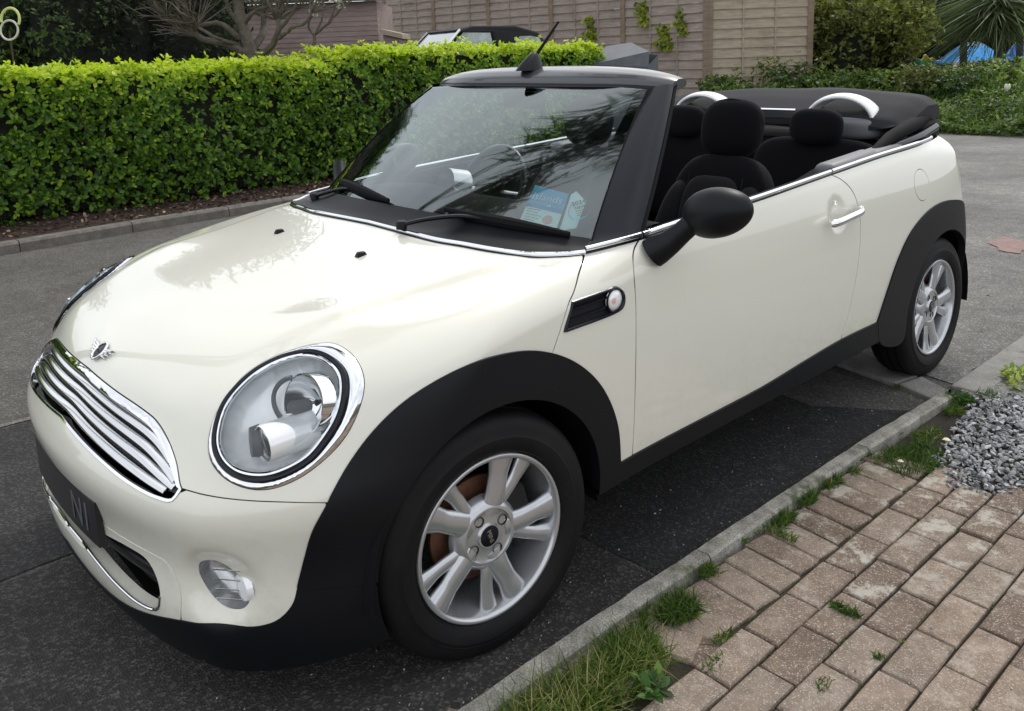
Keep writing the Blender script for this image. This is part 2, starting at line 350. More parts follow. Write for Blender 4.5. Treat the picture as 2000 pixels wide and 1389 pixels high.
# outlines of the panels on the body, metres, left side
OUT={'cowl': [(0.0, 0.204, 0.9213), (0.2425, 0.199, 0.9183), (0.354, 0.203, 0.9156), (0.442, 0.2199, 0.9139), (0.5465, 0.24, 0.9105), (0.6365, 0.2763, 0.9059), (0.6841, 0.3297, 0.9022), (0.7122, 0.3615, 0.9027), (0.7335, 0.393, 0.9043)],
'bgap': [(0.7364, 0.3918, 0.9036), (0.782, 0.3252, 0.8762), (0.8105, 0.275, 0.8413), (0.8191, 0.2495, 0.8227), (0.8296, 0.2034, 0.7587), (0.8336, 0.1738, 0.7148)],
'arch': [(0.7413, -0.4484, 0.4216), (0.7651, -0.428, 0.5008), (0.7731, -0.4004, 0.5503), (0.775, -0.3528, 0.6074), (0.7835, -0.2961, 0.6617), (0.7954, -0.2294, 0.7054), (0.8109, -0.1447, 0.7373), (0.8242, -0.0534, 0.7536), (0.8289, 0.0485, 0.7487), (0.8317, 0.1209, 0.7336), (0.8345, 0.1949, 0.7029), (0.8365, 0.259, 0.6608), (0.8376, 0.3176, 0.604), (0.837, 0.3611, 0.5383), (0.8337, 0.395, 0.4545), (0.8262, 0.4118, 0.345)],
'cut': [(0.5592, -0.62, 0.5742), (0.6167, -0.5928, 0.5712), (0.6804, -0.5413, 0.5645), (0.7287, -0.4822, 0.556), (0.7703, -0.4111, 0.5423)],
'grille_top': [(0.0, -0.628, 0.6895), (0.0468, -0.6282, 0.6885), (0.1897, -0.6238, 0.6839), (0.3367, -0.6106, 0.676), (0.4018, -0.6045, 0.6666), (0.4619, -0.6048, 0.6439), (0.5125, -0.6098, 0.6123), (0.5476, -0.6189, 0.5819), (0.5592, -0.62, 0.5742)],
'grille_bot': [(0.5602, -0.6241, 0.5683), (0.5516, -0.6394, 0.5507), (0.5118, -0.6564, 0.5474), (0.4162, -0.6806, 0.5537), (0.2889, -0.6972, 0.5647), (0.1395, -0.7051, 0.575), (0.0, -0.7075, 0.5835)],
'lamp': [(0.6285, -0.2921, 0.8163), (0.5972, -0.3173, 0.8142), (0.5706, -0.3521, 0.8052), (0.5436, -0.3992, 0.7889), (0.5309, -0.4534, 0.7634), (0.5393, -0.5027, 0.7296), (0.5505, -0.5377, 0.6938), (0.5681, -0.56, 0.6537), (0.5901, -0.5663, 0.6286), (0.6259, -0.5602, 0.6056), (0.66, -0.5425, 0.5905), (0.6887, -0.5174, 0.5828), (0.711, -0.4874, 0.5841), (0.7331, -0.4424, 0.5985), (0.7497, -0.3923, 0.6274), (0.759, -0.3508, 0.6621), (0.7588, -0.3181, 0.7042), (0.7486, -0.2939, 0.7434), (0.7314, -0.2824, 0.7682), (0.7006, -0.2778, 0.792), (0.6627, -0.2813, 0.8089)],
'lens': [(0.6073, -0.3425, 0.8023), (0.6344, -0.3268, 0.8013), (0.6671, -0.3165, 0.793), (0.7003, -0.3126, 0.7765), (0.7211, -0.3193, 0.7568), (0.7383, -0.3358, 0.725), (0.7439, -0.3549, 0.6946), (0.7417, -0.385, 0.6602), (0.7346, -0.4175, 0.6301), (0.72, -0.4537, 0.6114), (0.6978, -0.4927, 0.6001), (0.6731, -0.5215, 0.6007), (0.645, -0.5425, 0.6093), (0.6148, -0.5533, 0.627), (0.587, -0.5518, 0.6527), (0.5686, -0.5388, 0.6828), (0.5518, -0.5115, 0.7188), (0.5465, -0.476, 0.7465), (0.5497, -0.4335, 0.7709), (0.5708, -0.3838, 0.7916)],
'fog': [(0.5828, -0.6154, 0.4068), (0.6136, -0.5987, 0.4157), (0.641, -0.574, 0.3916), (0.66, -0.5558, 0.3619), (0.6673, -0.5507, 0.3351), (0.6582, -0.5629, 0.3143), (0.6349, -0.586, 0.3093), (0.6107, -0.6038, 0.3213), (0.5854, -0.6154, 0.3495), (0.5736, -0.6182, 0.3805)],
'intake': [(0.0, -0.7, 0.376), (0.2176, -0.7038, 0.3734), (0.35, -0.6847, 0.3843), (0.4285, -0.6678, 0.3801), (0.4574, -0.662, 0.358), (0.4763, -0.6613, 0.3267), (0.4783, -0.6646, 0.2929), (0.462, -0.6694, 0.2748), (0.3995, -0.6846, 0.2669), (0.3045, -0.703, 0.2796), (0.1741, -0.7174, 0.3039), (0.0307, -0.7218, 0.3237)],
'seam': [(0.2115, -0.7042, 0.3839), (0.3564, -0.6846, 0.4033), (0.4684, -0.6579, 0.4009), (0.4985, -0.648, 0.3946), (0.5189, -0.6412, 0.3689), (0.5377, -0.6395, 0.3307), (0.5354, -0.6447, 0.2723)],
'bumpbot': [(0.0, -0.7225, 0.258), (0.2532, -0.7012, 0.2252), (0.5345, -0.6452, 0.2744), (0.5984, -0.6148, 0.2803), (0.6431, -0.5792, 0.2807), (0.6794, -0.5393, 0.2803), (0.7047, -0.5053, 0.2913), (0.7221, -0.4769, 0.3235), (0.7277, -0.4648, 0.3625), (0.7395, -0.451, 0.4197), (0.7593, -0.4365, 0.4861), (0.7726, -0.4069, 0.5393)],
'rarch': [(0.8308, 1.8883, 0.383), (0.8371, 1.9498, 0.4951), (0.8386, 2.0182, 0.5931), (0.8364, 2.1161, 0.6774), (0.8332, 2.2422, 0.7326), (0.831, 2.3807, 0.7599), (0.8288, 2.5311, 0.7554), (0.813, 2.66, 0.722), (0.817, 2.74, 0.66), (0.815, 2.775, 0.58), (0.812, 2.78, 0.48), (0.8, 2.78, 0.36)],
'sill': [(0.8262, 0.4118, 0.345), (0.8255, 0.4732, 0.3475), (0.828, 1.0824, 0.3557), (0.8306, 1.3496, 0.373), (0.8312, 1.6054, 0.3859), (0.8308, 1.8883, 0.383)],
'belt': [(0.731, 0.3995, 0.9055), (0.7342, 0.4097, 0.9061), (0.7511, 0.4902, 0.912), (0.7679, 0.5912, 0.9195), (0.7794, 0.7272, 0.9324), (0.7886, 1.1101, 0.9526), (0.7769, 1.5922, 0.9756), (0.7699, 1.9317, 0.9924), (0.7627, 2.3327, 1.0063), (0.742, 2.5, 1.01)],
'dgapf': [(0.7649, 0.5819, 0.9199), (0.7812, 0.5399, 0.9), (0.7965, 0.5171, 0.88), (0.8146, 0.4995, 0.8407), (0.8213, 0.496, 0.7982), (0.8353, 0.478, 0.5961), (0.8255, 0.4732, 0.3475)],
'dgapr': [(0.7769, 1.5922, 0.9756), (0.7905, 1.6416, 0.9546), (0.8045, 1.7029, 0.9061), (0.8171, 1.7283, 0.8437), (0.8269, 1.7297, 0.777), (0.8365, 1.7053, 0.6524), (0.8378, 1.6672, 0.5301), (0.835, 1.6379, 0.4482), (0.8323, 1.6111, 0.4028)],
'ind': [(0.818, 0.2507, 0.8253), (0.8185, 0.3913, 0.8257), (0.8183, 0.421, 0.8254), (0.8204, 0.4442, 0.8093), (0.8229, 0.4471, 0.7913), (0.8252, 0.4381, 0.7732), (0.8263, 0.4148, 0.7664), (0.8295, 0.2035, 0.7599)],
'crease': [(0.5161, -0.4061, 0.7908), (0.5196, -0.3442, 0.8171), (0.5459, -0.2538, 0.8428), (0.5589, -0.0942, 0.8645), (0.6003, 0.0595, 0.878), (0.642, 0.2264, 0.8981), (0.6703, 0.3266, 0.904)]}
# ---------------------------------------------------------------- car materials
M = {}
M['paint'] = mat('cream_paint', (.69, .678, .59), rough=.32, spec=.5, coat=1, coat_rough=.02)
M['plastic'] = mat('black_trim', (.005, .0055, .0075), rough=.43, spec=.22, bump=(900, .25, .0006))
M['gloss'] = mat('gloss_black', (.007, .008, .013), rough=.18, spec=.30, coat=0)
M['soft'] = mat('soft_black', (.006, .006, .007), rough=.8, spec=.15, bump=(500, .3, .001))
M['canvas'] = mat('canvas_black', (.018, .018, .021), rough=.9, spec=.15, sheen=.08, bump=(160, .5, .004), var=(18, (.022, .022, .025), .3, .75))
M['fabric'] = mat('seat_fabric', (.0045, .0045, .006), rough=.95, spec=.1, sheen=.03, bump=(700, .5, .001))
M['fabric2'] = mat('seat_fabric_grey', (.013, .013, .015), rough=.95, spec=.1, sheen=.05, bump=(700, .5, .001))
M['dark'] = mat('dark_void', (.006, .006, .006), rough=.9)
M['chrome'] = mat('chrome', (.80, .81, .83), rough=.05, metal=1)
M['satin'] = mat('satin_metal', (.66, .67, .68), rough=.14, metal=1)
M['rim'] = mat('silver_wheel_paint', (.50, .51, .53), rough=.25, metal=.68, coat=.6, coat_rough=.08, bump=(60, .05, .001))
M['rubber'] = mat('tyre_rubber', (.0065, .0065, .0075), rough=.6, spec=.2, bump=(120, .25, .0015), var=(7, (.013, .0125, .012), .45, .8))
M['disc'] = mat('rusty_disc', (.10, .045, .028), rough=.55, metal=.5, var=(30, (.22, .10, .06), .35, .7))
M['header'] = mat('header_paint', (.045, .048, .055), rough=.28, spec=.4, coat=.6)
M['silverplastic'] = mat('silver_plastic', (.55, .56, .57), rough=.22, metal=.75)
M['greyplastic'] = mat('grey_plastic', (.13, .13, .14), rough=.5)
M['dashsilver'] = mat('dash_silver', (.60, .61, .60), rough=.35, metal=.2)
M['blue'] = mat('sticker_blue', (.01, .45, .70), rough=.5)
M['sticker'] = mat('sticker_white', (.72, .92, .92), rough=.5)
M['ink'] = mat('dark_ink', (.02, .03, .05), rough=.6)
M['whiteink'] = mat('white_ink', (.75, .85, .88), rough=.5)
M['pink'] = mat('pale_red_ink', (.70, .42, .36), rough=.6)
M['plate'] = mat('plate_black', (.016, .016, .018), rough=.25)
M['plateink'] = mat('plate_grey', (.10, .10, .11), rough=.4)
M['lampwhite'] = mat('lamp_white', (.88, .89, .90), rough=.22, metal=.2)
# a little road dust on the lower panels
nt_ = M['paint'].node_tree; b_ = nt_.nodes['Principled BSDF']; tc_ = nt_.nodes.new('ShaderNodeTexCoord'); sx_n = nt_.nodes.new('ShaderNodeSeparateXYZ'); nt_.links.new(tc_.outputs['Object'], sx_n.inputs[0])
mr = nt_.nodes.new('ShaderNodeMapRange'); mr.inputs[1].default_value = .62; mr.inputs[2].default_value = .22; mr.inputs[3].default_value = 0; mr.inputs[4].default_value = .32; nt_.links.new(sx_n.outputs['Z'], mr.inputs[0])
nz_ = nt_.nodes.new('ShaderNodeTexNoise'); nz_.inputs['Scale'].default_value = 38; nz_.inputs['Detail'].default_value = 8; nz_.inputs['Roughness'].default_value = .75; nt_.links.new(tc_.outputs['Object'], nz_.inputs['Vector'])
r_ = nt_.nodes.new('ShaderNodeValToRGB'); r_.color_ramp.elements[0].position = .48; r_.color_ramp.elements[1].position = .72; nt_.links.new(nz_.outputs['Fac'], r_.inputs[0])
mu = nt_.nodes.new('ShaderNodeMath'); mu.operation = 'MULTIPLY'; nt_.links.new(mr.outputs[0], mu.inputs[0]); nt_.links.new(r_.outputs[0], mu.inputs[1])
mm = nt_.nodes.new('ShaderNodeMix'); mm.data_type = 'RGBA'; mm.inputs[6].default_value = (.69, .678, .59, 1); mm.inputs[7].default_value = (.40, .36, .28, 1); nt_.links.new(mu.outputs[0], mm.inputs[0]); nt_.links.new(mm.outputs[2], b_.inputs['Base Color'])
def glass_mat(name, tint, refl=1.0, ior=1.5, rough=.0):
    m = bpy.data.materials.new(name); m.use_nodes = True; nt = m.node_tree; nt.nodes.clear()
    o = nt.nodes.new('ShaderNodeOutputMaterial'); mx = nt.nodes.new('ShaderNodeMixShader'); t = nt.nodes.new('ShaderNodeBsdfTransparent'); g = nt.nodes.new('ShaderNodeBsdfGlossy')
    t.inputs[0].default_value = (*tint, 1); g.inputs['Color'].default_value = (refl*.90, refl*.99, refl, 1); g.inputs['Roughness'].default_value = rough
    fr = nt.nodes.new('ShaderNodeFresnel'); fr.inputs[0].default_value = ior
    nt.links.new(fr.outputs[0], mx.inputs[0]); nt.links.new(t.outputs[0], mx.inputs[1]); nt.links.new(g.outputs[0], mx.inputs[2]); nt.links.new(mx.outputs[0], o.inputs[0])
    return m
M['glass'] = glass_mat('windscreen_glass', (.80, .88, .86), ior=2.2, rough=.045)
M['lens'] = glass_mat('lamp_lens', (.97, .98, .98), ior=1.38)

car = empty('convertible_car')
tag(car, 'cream white open-top small car with black wheel arches parked along the kerb', 'car')
up3 = lambda k: [tuple(p) for p in OUT[k]]
ST = .012
cowl = catmull(OUT['cowl'], ST); bgap = catmull(OUT['bgap'], ST)
arch = catmull(OUT['arch'], ST)
def arch_part(a0, a1):   # between two y/z positions along the arch outline
    i = int(np.argmin(np.linalg.norm(arch-np.array(a0), axis=1))); j = int(np.argmin(np.linalg.norm(arch-np.array(a1), axis=1)))
    return arch[i:j+1] if i <= j else arch[j:i+1][::-1]
cut = catmull(OUT['cut'], ST)
gtop = catmull(OUT['grille_top'], ST); gbot = catmull(OUT['grille_bot'], ST)
bumpbot = catmull(OUT['bumpbot'], ST); seam = catmull(OUT['seam'][1:], ST)
lampL = catmull(OUT['lamp'], .009, True); lensL = catmull(OUT['lens'], .009, True)
belt = catmull(OUT['belt'], ST); sill = catmull(OUT['sill'], ST)
dgapf = catmull(OUT['dgapf'], ST); dgapr = catmull(OUT['dgapr'], ST)
rarch = catmull(OUT['rarch'], ST)
full = lambda h: chain(h, mir(h)[::-1])
def near(P, p): return int(np.argmin(np.linalg.norm(P-np.array(p), axis=1)))
OB = (0, .05, .40)

# bonnet with lamp holes
half = chain(cowl, bgap, arch_part(bgap[-1], cut[-1]), cut[::-1], gtop[::-1])
patch('bonnet', M['paint'], car, [full(half), lampL, mir(lampL)], OB, (0, -.7, .7), h=.015, gap=.0021, depth=.018)
# front bumper
bb_out = bumpbot[near(bumpbot, seam[-1]):]
cross = catmull([seam[0], (.20, -.708, .402), (0, -.712, .400)], ST)
half = chain(gbot[::-1], cut, bb_out[::-1], seam[::-1][1:], cross)
fogL = catmull(OUT['fog'], .008, True)
bumper = patch('front_bumper', M['paint'], car, [full(half), fogL, mir(fogL)], OB, (0, -1, 0), h=.014, gap=.001, depth=.016)[0]
intake = catmull(OUT['intake'], ST)
half = chain(cross[::-1], seam, bumpbot[:near(bumpbot, seam[-1])+1][::-1])
inth = catmull(OUT['intake'][:-1]+[(.12, -.715, .300), (0, -.718, .300)], ST)
intfull = full(inth)
patch('lower_intake_surround', M['paint'], car, [full(half), intfull], OB, (0, -1, 0), h=.014, gap=.001, depth=.03, level=.001)
# side scuttle panel between bonnet and door
beltF = belt[:near(belt, dgapf[0])+1]; beltD = belt[near(belt, dgapf[0]):near(belt, dgapr[0])+1]; beltR = belt[near(belt, dgapr[0]):]
sillF = sill[:near(sill, dgapf[-1])+1]; sillD = sill[near(sill, dgapf[-1]):near(sill, dgapr[-1])+1]; sillR = sill[near(sill, dgapr[-1]):]
ind = catmull(OUT['ind'][:-1], .008)
ind_edge = catmull([OUT['ind'][-1], OUT['ind'][0]], .01)
b_to_arch = bgap
loopS = chain(beltF, dgapf, sillF[::-1], arch_part(arch[-1], bgap[-1]), bgap[::-1])
indL = catmull([(.8182, .262, .822)]+list(map(tuple, OUT['ind'][1:7]))+[(.829, .222, .7615)], .008)
indL = chain(indL, catmull([(.829, .222, .7615), (.8182, .262, .822)], .008))
for sx in (1,):
    patch('front_side_panel', M['paint'], car, [loopS, indL], (.1, .3, .55), (1, .1, 0), h=.016, gap=.0021, depth=.018, mirror=True)
# door
loopD = chain(beltD, dgapr, sillD[::-1], dgapf[::-1])
doors = patch('door', M['paint'], car, [loopD], (.1, 1.1, .6), (1, 0, 0), h=.02, gap=.0024, depth=.03, mirror=True)
# rear quarter wrapped round to the tail
tail_top = catmull([belt[-1], (.70, 2.60, 1.005), (.60, 2.70, .995), (.40, 2.78, .985), (.2, 2.81, .98), (0, 2.82, .98)], .02)
tail_mid = catmull([(0, 2.82, .98), (0, 2.95, .7), (0, 2.97, .42)], .02)
tail_bot = catmull([(0, 2.97, .36), (.3, 2.95, .36), (.55, 2.90, .36), (.72, 2.84, .36), tuple(OUT['rarch'][-1])], .02)
loopQ = chain(beltR, tail_top, tail_mid, tail_bot, rarch[::-1], sillR[::-1], dgapr[::-1])
fuelc = np.array((.825, 2.255, .862)); fl = np.array([(0, .066*math.cos(a), .066*math.sin(a)) for a in np.linspace(0, 2*math.pi, 40)[:-1]])+fuelc
quarters = patch('rear_quarter_panel', M['paint'], car, [loopQ, fl], (.0, 2.2, .62), (.8, .6, 0), h=.02, gap=.0021, depth=.02, mirror=True)
patch('fuel_flap', M['paint'], quarters[0], [fl*[1, .985, 1]+[0, 2.255*.015, 0]], (.0, 2.2, .62), (.8, .6, 0), h=.02, gap=.0012, depth=.01, level=.0005)
patch('fuel_flap', M['paint'], quarters[1], [fl*[1, .985, 1]+[0, 2.255*.015, 0]], (.0, 2.2, .62), (.8, .6, 0), h=.02, gap=.0012, depth=.01, level=.0005)
_o = col.objects[-1]
for v in _o.data.vertices: v.co.x = -v.co.x
_o.data.flip_normals()

# ---- black cladding
circ = lambda yc, a0, a1, r=.335, zc=.304, x=.82: np.array([(x, yc+r*math.sin(R(a)), zc+r*math.cos(R(a))) for a in np.linspace(a0, a1, int(abs(a1-a0)/3)+2)])
P0 = bumpbot[near(bumpbot, (.7277, -.4648, .3625))]
bb_up = bumpbot[near(bumpbot, P0):]
archC = arch_part(bb_up[-1], arch[-1])
loopA = chain(bb_up, archC, catmull([archC[-1], (.826, .405, .30)], .01), circ(0, 92, -85), catmull([(.80, -.334, .334), (P0[0], P0[1], P0[2])], .012))
patch('front_arch_trim', M['plastic'], car, [loopA], (.1, 0, .42), (1, -.2, .2), h=.014, level=.007, gap=-.003, depth=.03, mirror=True)
loopT = chain(bumpbot[:near(bumpbot, P0)+1], catmull([P0, (.80, -.334, .334)], .012), circ(0, -85, -112)[1:], catmull([(.79, -.31, .178), (.74, -.43, .165), (.66, -.53, .158), (.5, -.62, .155), (.25, -.68, .152), (0, -.69, .15)], .015))
patch('lower_bumper_trim', M['plastic'], car, [full(loopT)], OB, (0, -1, -.1), h=.016, level=.003, gap=-.002, depth=.05)
archR = chain(circ(2.467, 90, -80), [])if False else circ(2.467, 92, -78)
loopR = chain(rarch, archR, catmull([archR[-1], (.82, 2.467-.335, .25), (.83, 1.93, .29), tuple(OUT['rarch'][0])], .012))
patch('rear_arch_trim', M['plastic'], car, [loopR], (.1, 2.45, .45), (1, .15, .1), h=.014, level=.007, gap=-.003, depth=.03, mirror=True)
s_end = sill[near(sill, sill[-1])]
loopSl = chain(sill, catmull([sill[-1], (.82, 1.925, .34), (.815, 1.95, .305)], .012), catmull([(.815, 1.95, .305), (.815, 1.2, .302), (.815, .6, .298), (.815, .36, .292)], .03), catmull([(.815, .36, .292), (.82, .395, .32), tuple(sill[0])], .012))
patch('sill_trim', M['plastic'], car, [loopSl], (.1, 1.15, .5), (1, 0, -.1), h=.025, level=.006, gap=-.002, depth=.14, mirror=True)
mb = MB()
for s in (1, -1):
    mb.box((s*.70, 1.17, .27), (.10, 1.55, .06))
mb.box((0, 1.15, .22), (1.30, 1.5, .10)); mb.box((0, -.15, .24), (.92, .9, .14)); mb.box((0, 2.45, .28), (.95, .9, .14)); mb.box((0, -.52, .22), (1.1, .18, .12))
mb.build('underbody', M['dark'], car)
# wheel housings
mb = MB()
for s in (1, -1):
    for yc in (0, 2.467):
        prof = [(s*.45, .02), (s*.45, .352), (s*.79, .352), (s*.815, .345)]
        n0 = len(mb.V); mb.lathe(prof, 48, 'x', (0, yc, .304))
        # keep only the upper part
        keep = []
        F = mb.F
        mb.F = [f for f in F if np.mean([mb.V[i][2] for i in f]) > .27]; mb.M = [0]*len(mb.F)
        mb.build('wheel_housing', M['soft'], car); mb = MB()
mb.build('wheel_housing', M['soft'], car)

# ---- chrome belt strip and its black under-line
def lift(P, d, off=(0, 0, 0)):
    P = np.array(P); N = grad(fbody, P); return P+N*d+np.array(off)
def ribbon(name, P, m, parent, w, t, mirror=True, inset=0.0, up=(0, 0, 1)):
    """rounded strip along P: w tall, t thick"""
    for s in ((1, -1) if mirror else (1,)):
        Q = np.array(P)*[s, 1, 1]
        MB().tube(Q, w/2, 10, up=up, squash=1.0).build(name, m, parent) if t == w else MB().tube(Q, t/2, 10, up=up, squash=w/t).build(name, m, parent)
for s in (1, -1):  # black tubes sunk in the panel gaps stand in for shade there
    for nm, P_ in (('shut_line_shade', dgapf), ('shut_line_shade', dgapr), ('shut_line_shade', bgap), ('shut_line_shade', cut)):
        P_ = lift(P_, -.0085)*[s, 1, 1]; MB().tube(P_, .0065, 6).build(nm, M['dark'], car)
for nm, seg, par in (('belt_strip', beltF, car), ('belt_strip', beltD, car), ('belt_strip', beltR, car)):
    n = len(seg); a_ = seg[0]+(seg[1]-seg[0])*.3; seg = catmull(np.vstack([a_, seg[3:-3:5], seg[-1]-(seg[-1]-seg[-2])*.3]), .01)
    ribbon(nm, lift(seg, .004, (0, 0, .009)), M['chrome'], par, .014, .013)
ribbon('belt_seal', lift(belt, -.001, (0, 0, -.0005)), M['gloss'], car, .012, .008)
# bonnet edge chrome, below the windscreen
fullcowl = chain(mir(cowl)[::-1], cowl)
MB().tube(lift(fullcowl, .001, (0, .008, .004)), .0065, 10, squash=1.2).build('cowl_strip', M['chrome'], car)
MB().tube(lift(fullcowl, -.003, (0, .001, .001)), .005, 8).build('cowl_seal', M['gloss'], car)

# ---- grille
def inset(P, d, f=fbody):
    P = np.array(P); n = len(P); t = np.roll(P, -1, 0)-np.roll(P, 1, 0); t /= np.linalg.norm(t, axis=1, keepdims=True); N = grad(f, P)
    s = np.cross(t, N); c = P.mean(0); sg = np.sign(((c-P)*s).sum()); return P+s*sg*np.array(d).reshape(-1, 1)*np.ones((n, 1))
gl = full(chain(gtop, gbot))
dd = np.where(gl[:, 2] > .60, .019, .008)
for _ in range(8): dd = (dd+np.roll(dd, 1)+np.roll(dd, -1))/3
gin = inset(gl, dd)
grille = patch('grille', M['chrome'], car, [gl, gin], OB, (0, -1, .1), h=.008, level=.002, gap=.001, depth=.03, disp=lambda t: .006*math.sin(min(1, t)*math.pi/2))[0]
patch('grille_backing', M['greyplastic'], grille, [inset(gl, .002)], OB, (0, -1, .1), h=.03, level=-.045, depth=0)
def surf_y(x, z, lev=0, f=fbody):
    lo, hi = -1.2, .0
    for _ in range(40):
        mid = (lo+hi)/2
        if f(np.array([x, mid, z]))-lev > 0: lo = mid
        else: hi = mid
    return lo
def zr(x, P):   # heights where the loop crosses |x|
    q = [p for p in P if abs(p[0]-x) < .02 and p[2]]; return min(p[2] for p in q), max(p[2] for p in q)
for k, (fr, hw) in enumerate(((.14, .515), (.37, .532), (.60, .525), (.82, .49))):
    pts = []
    for x in np.linspace(-hw, hw, 61):
        a, b = zr(abs(x), gin); z = a+(b-a)*fr
        pts.append((x, surf_y(x, z, -.012), z))
    pts = np.array(pts)
    for _ in range(6): pts[1:-1, 1:] = (pts[:-2, 1:]+pts[1:-1, 1:]*2+pts[2:, 1:])/4
    MB().tube(pts, .0112, 12, up=(0, -.45, 1), squash=.36).build('grille_bar', M['satin'], grille)
# fine dark mesh behind the bars
mb = MB()
for x in np.arange(-.5, .501, .02):
    a, b = zr(abs(x), gin); mb.tube([(x, surf_y(x, z, -.035), z) for z in np.linspace(a, b, 6)], .0018, 4)
mb.build('grille_mesh', M['greyplastic'], grille)
# badge: winged roundel
bN = grad(fbody, np.array([[0, -.6, .735]]))[0]; bc = np.array([0, surf_y(0, .722), .722]); bN = grad(fbody, bc[None])[0]
bu = np.array([0, -bN[2], bN[1]]); bu = bu*np.sign(bu[2]); bu = bu/np.linalg.norm(bu); bx = np.array([1., 0, 0])
def Bp(u, v, w=0): return bc+bx*u+bu*v+bN*(w+.002)
mb = MB(); mb.tube([Bp(.024*math.cos(a), .024*math.sin(a), .004) for a in np.linspace(0, 2*math.pi, 30)[:-1]], .0032, 8, closed=True)
badge = mb.build('badge', M['chrome'], car)
for s in (1, -1):
    mb = MB()
    for k in range(4):
        v0 = .010-k*.0062; L = .062-k*.010
        mb.tube([Bp(s*.024, v0, .004), Bp(s*(.024+L*.55), v0+.004-.001*k, .004), Bp(s*(.024+L), v0+.010-.003*k, .002)], [.0034, .0030, .0008], 6)
    mb.build('badge_wing', M['chrome'], badge)
mb = MB(); mb.add([Bp(0, 0, .004)]+[Bp(.022*math.cos(a), .022*math.sin(a), .003) for a in np.linspace(0, 2*math.pi, 25)[:-1]], [(0, i+1, (i+1) % 24+1) for i in range(24)])
mb.build('badge_disc', M['gloss'], badge)
for v in (.006, 0, -.006):
    pass
def text3(name, body, m, parent, origin, ux, uy, size, depth=.0006, align='CENTER'):
    cu = bpy.data.curves.new(name, 'FONT'); cu.body = body; cu.size = size; cu.extrude = depth; cu.align_x = align; cu.align_y = 'CENTER'; cu.resolution_u = 3
    o = bpy.data.objects.new(name, cu); col.objects.link(o)
    dg = bpy.context.evaluated_depsgraph_get(); me = bpy.data.meshes.new_from_object(o.evaluated_get(dg)); bpy.data.objects.remove(o)
    ux = Vector(ux).normalized(); uy = Vector(uy); uy = (uy-ux*ux.dot(uy)).normalized(); uz = ux.cross(uy)
    Mx = Matrix((ux, uy, uz)).transposed().to_4x4(); Mx.translation = Vector(origin); me.transform(Mx); me.materials.clear(); me.materials.append(m)
    return link(bpy.data.objects.new(name, me), parent)
text3('badge_lettering', 'MINI', M['chrome'], badge, Bp(0, 0, .0055), bx, bu, .014)

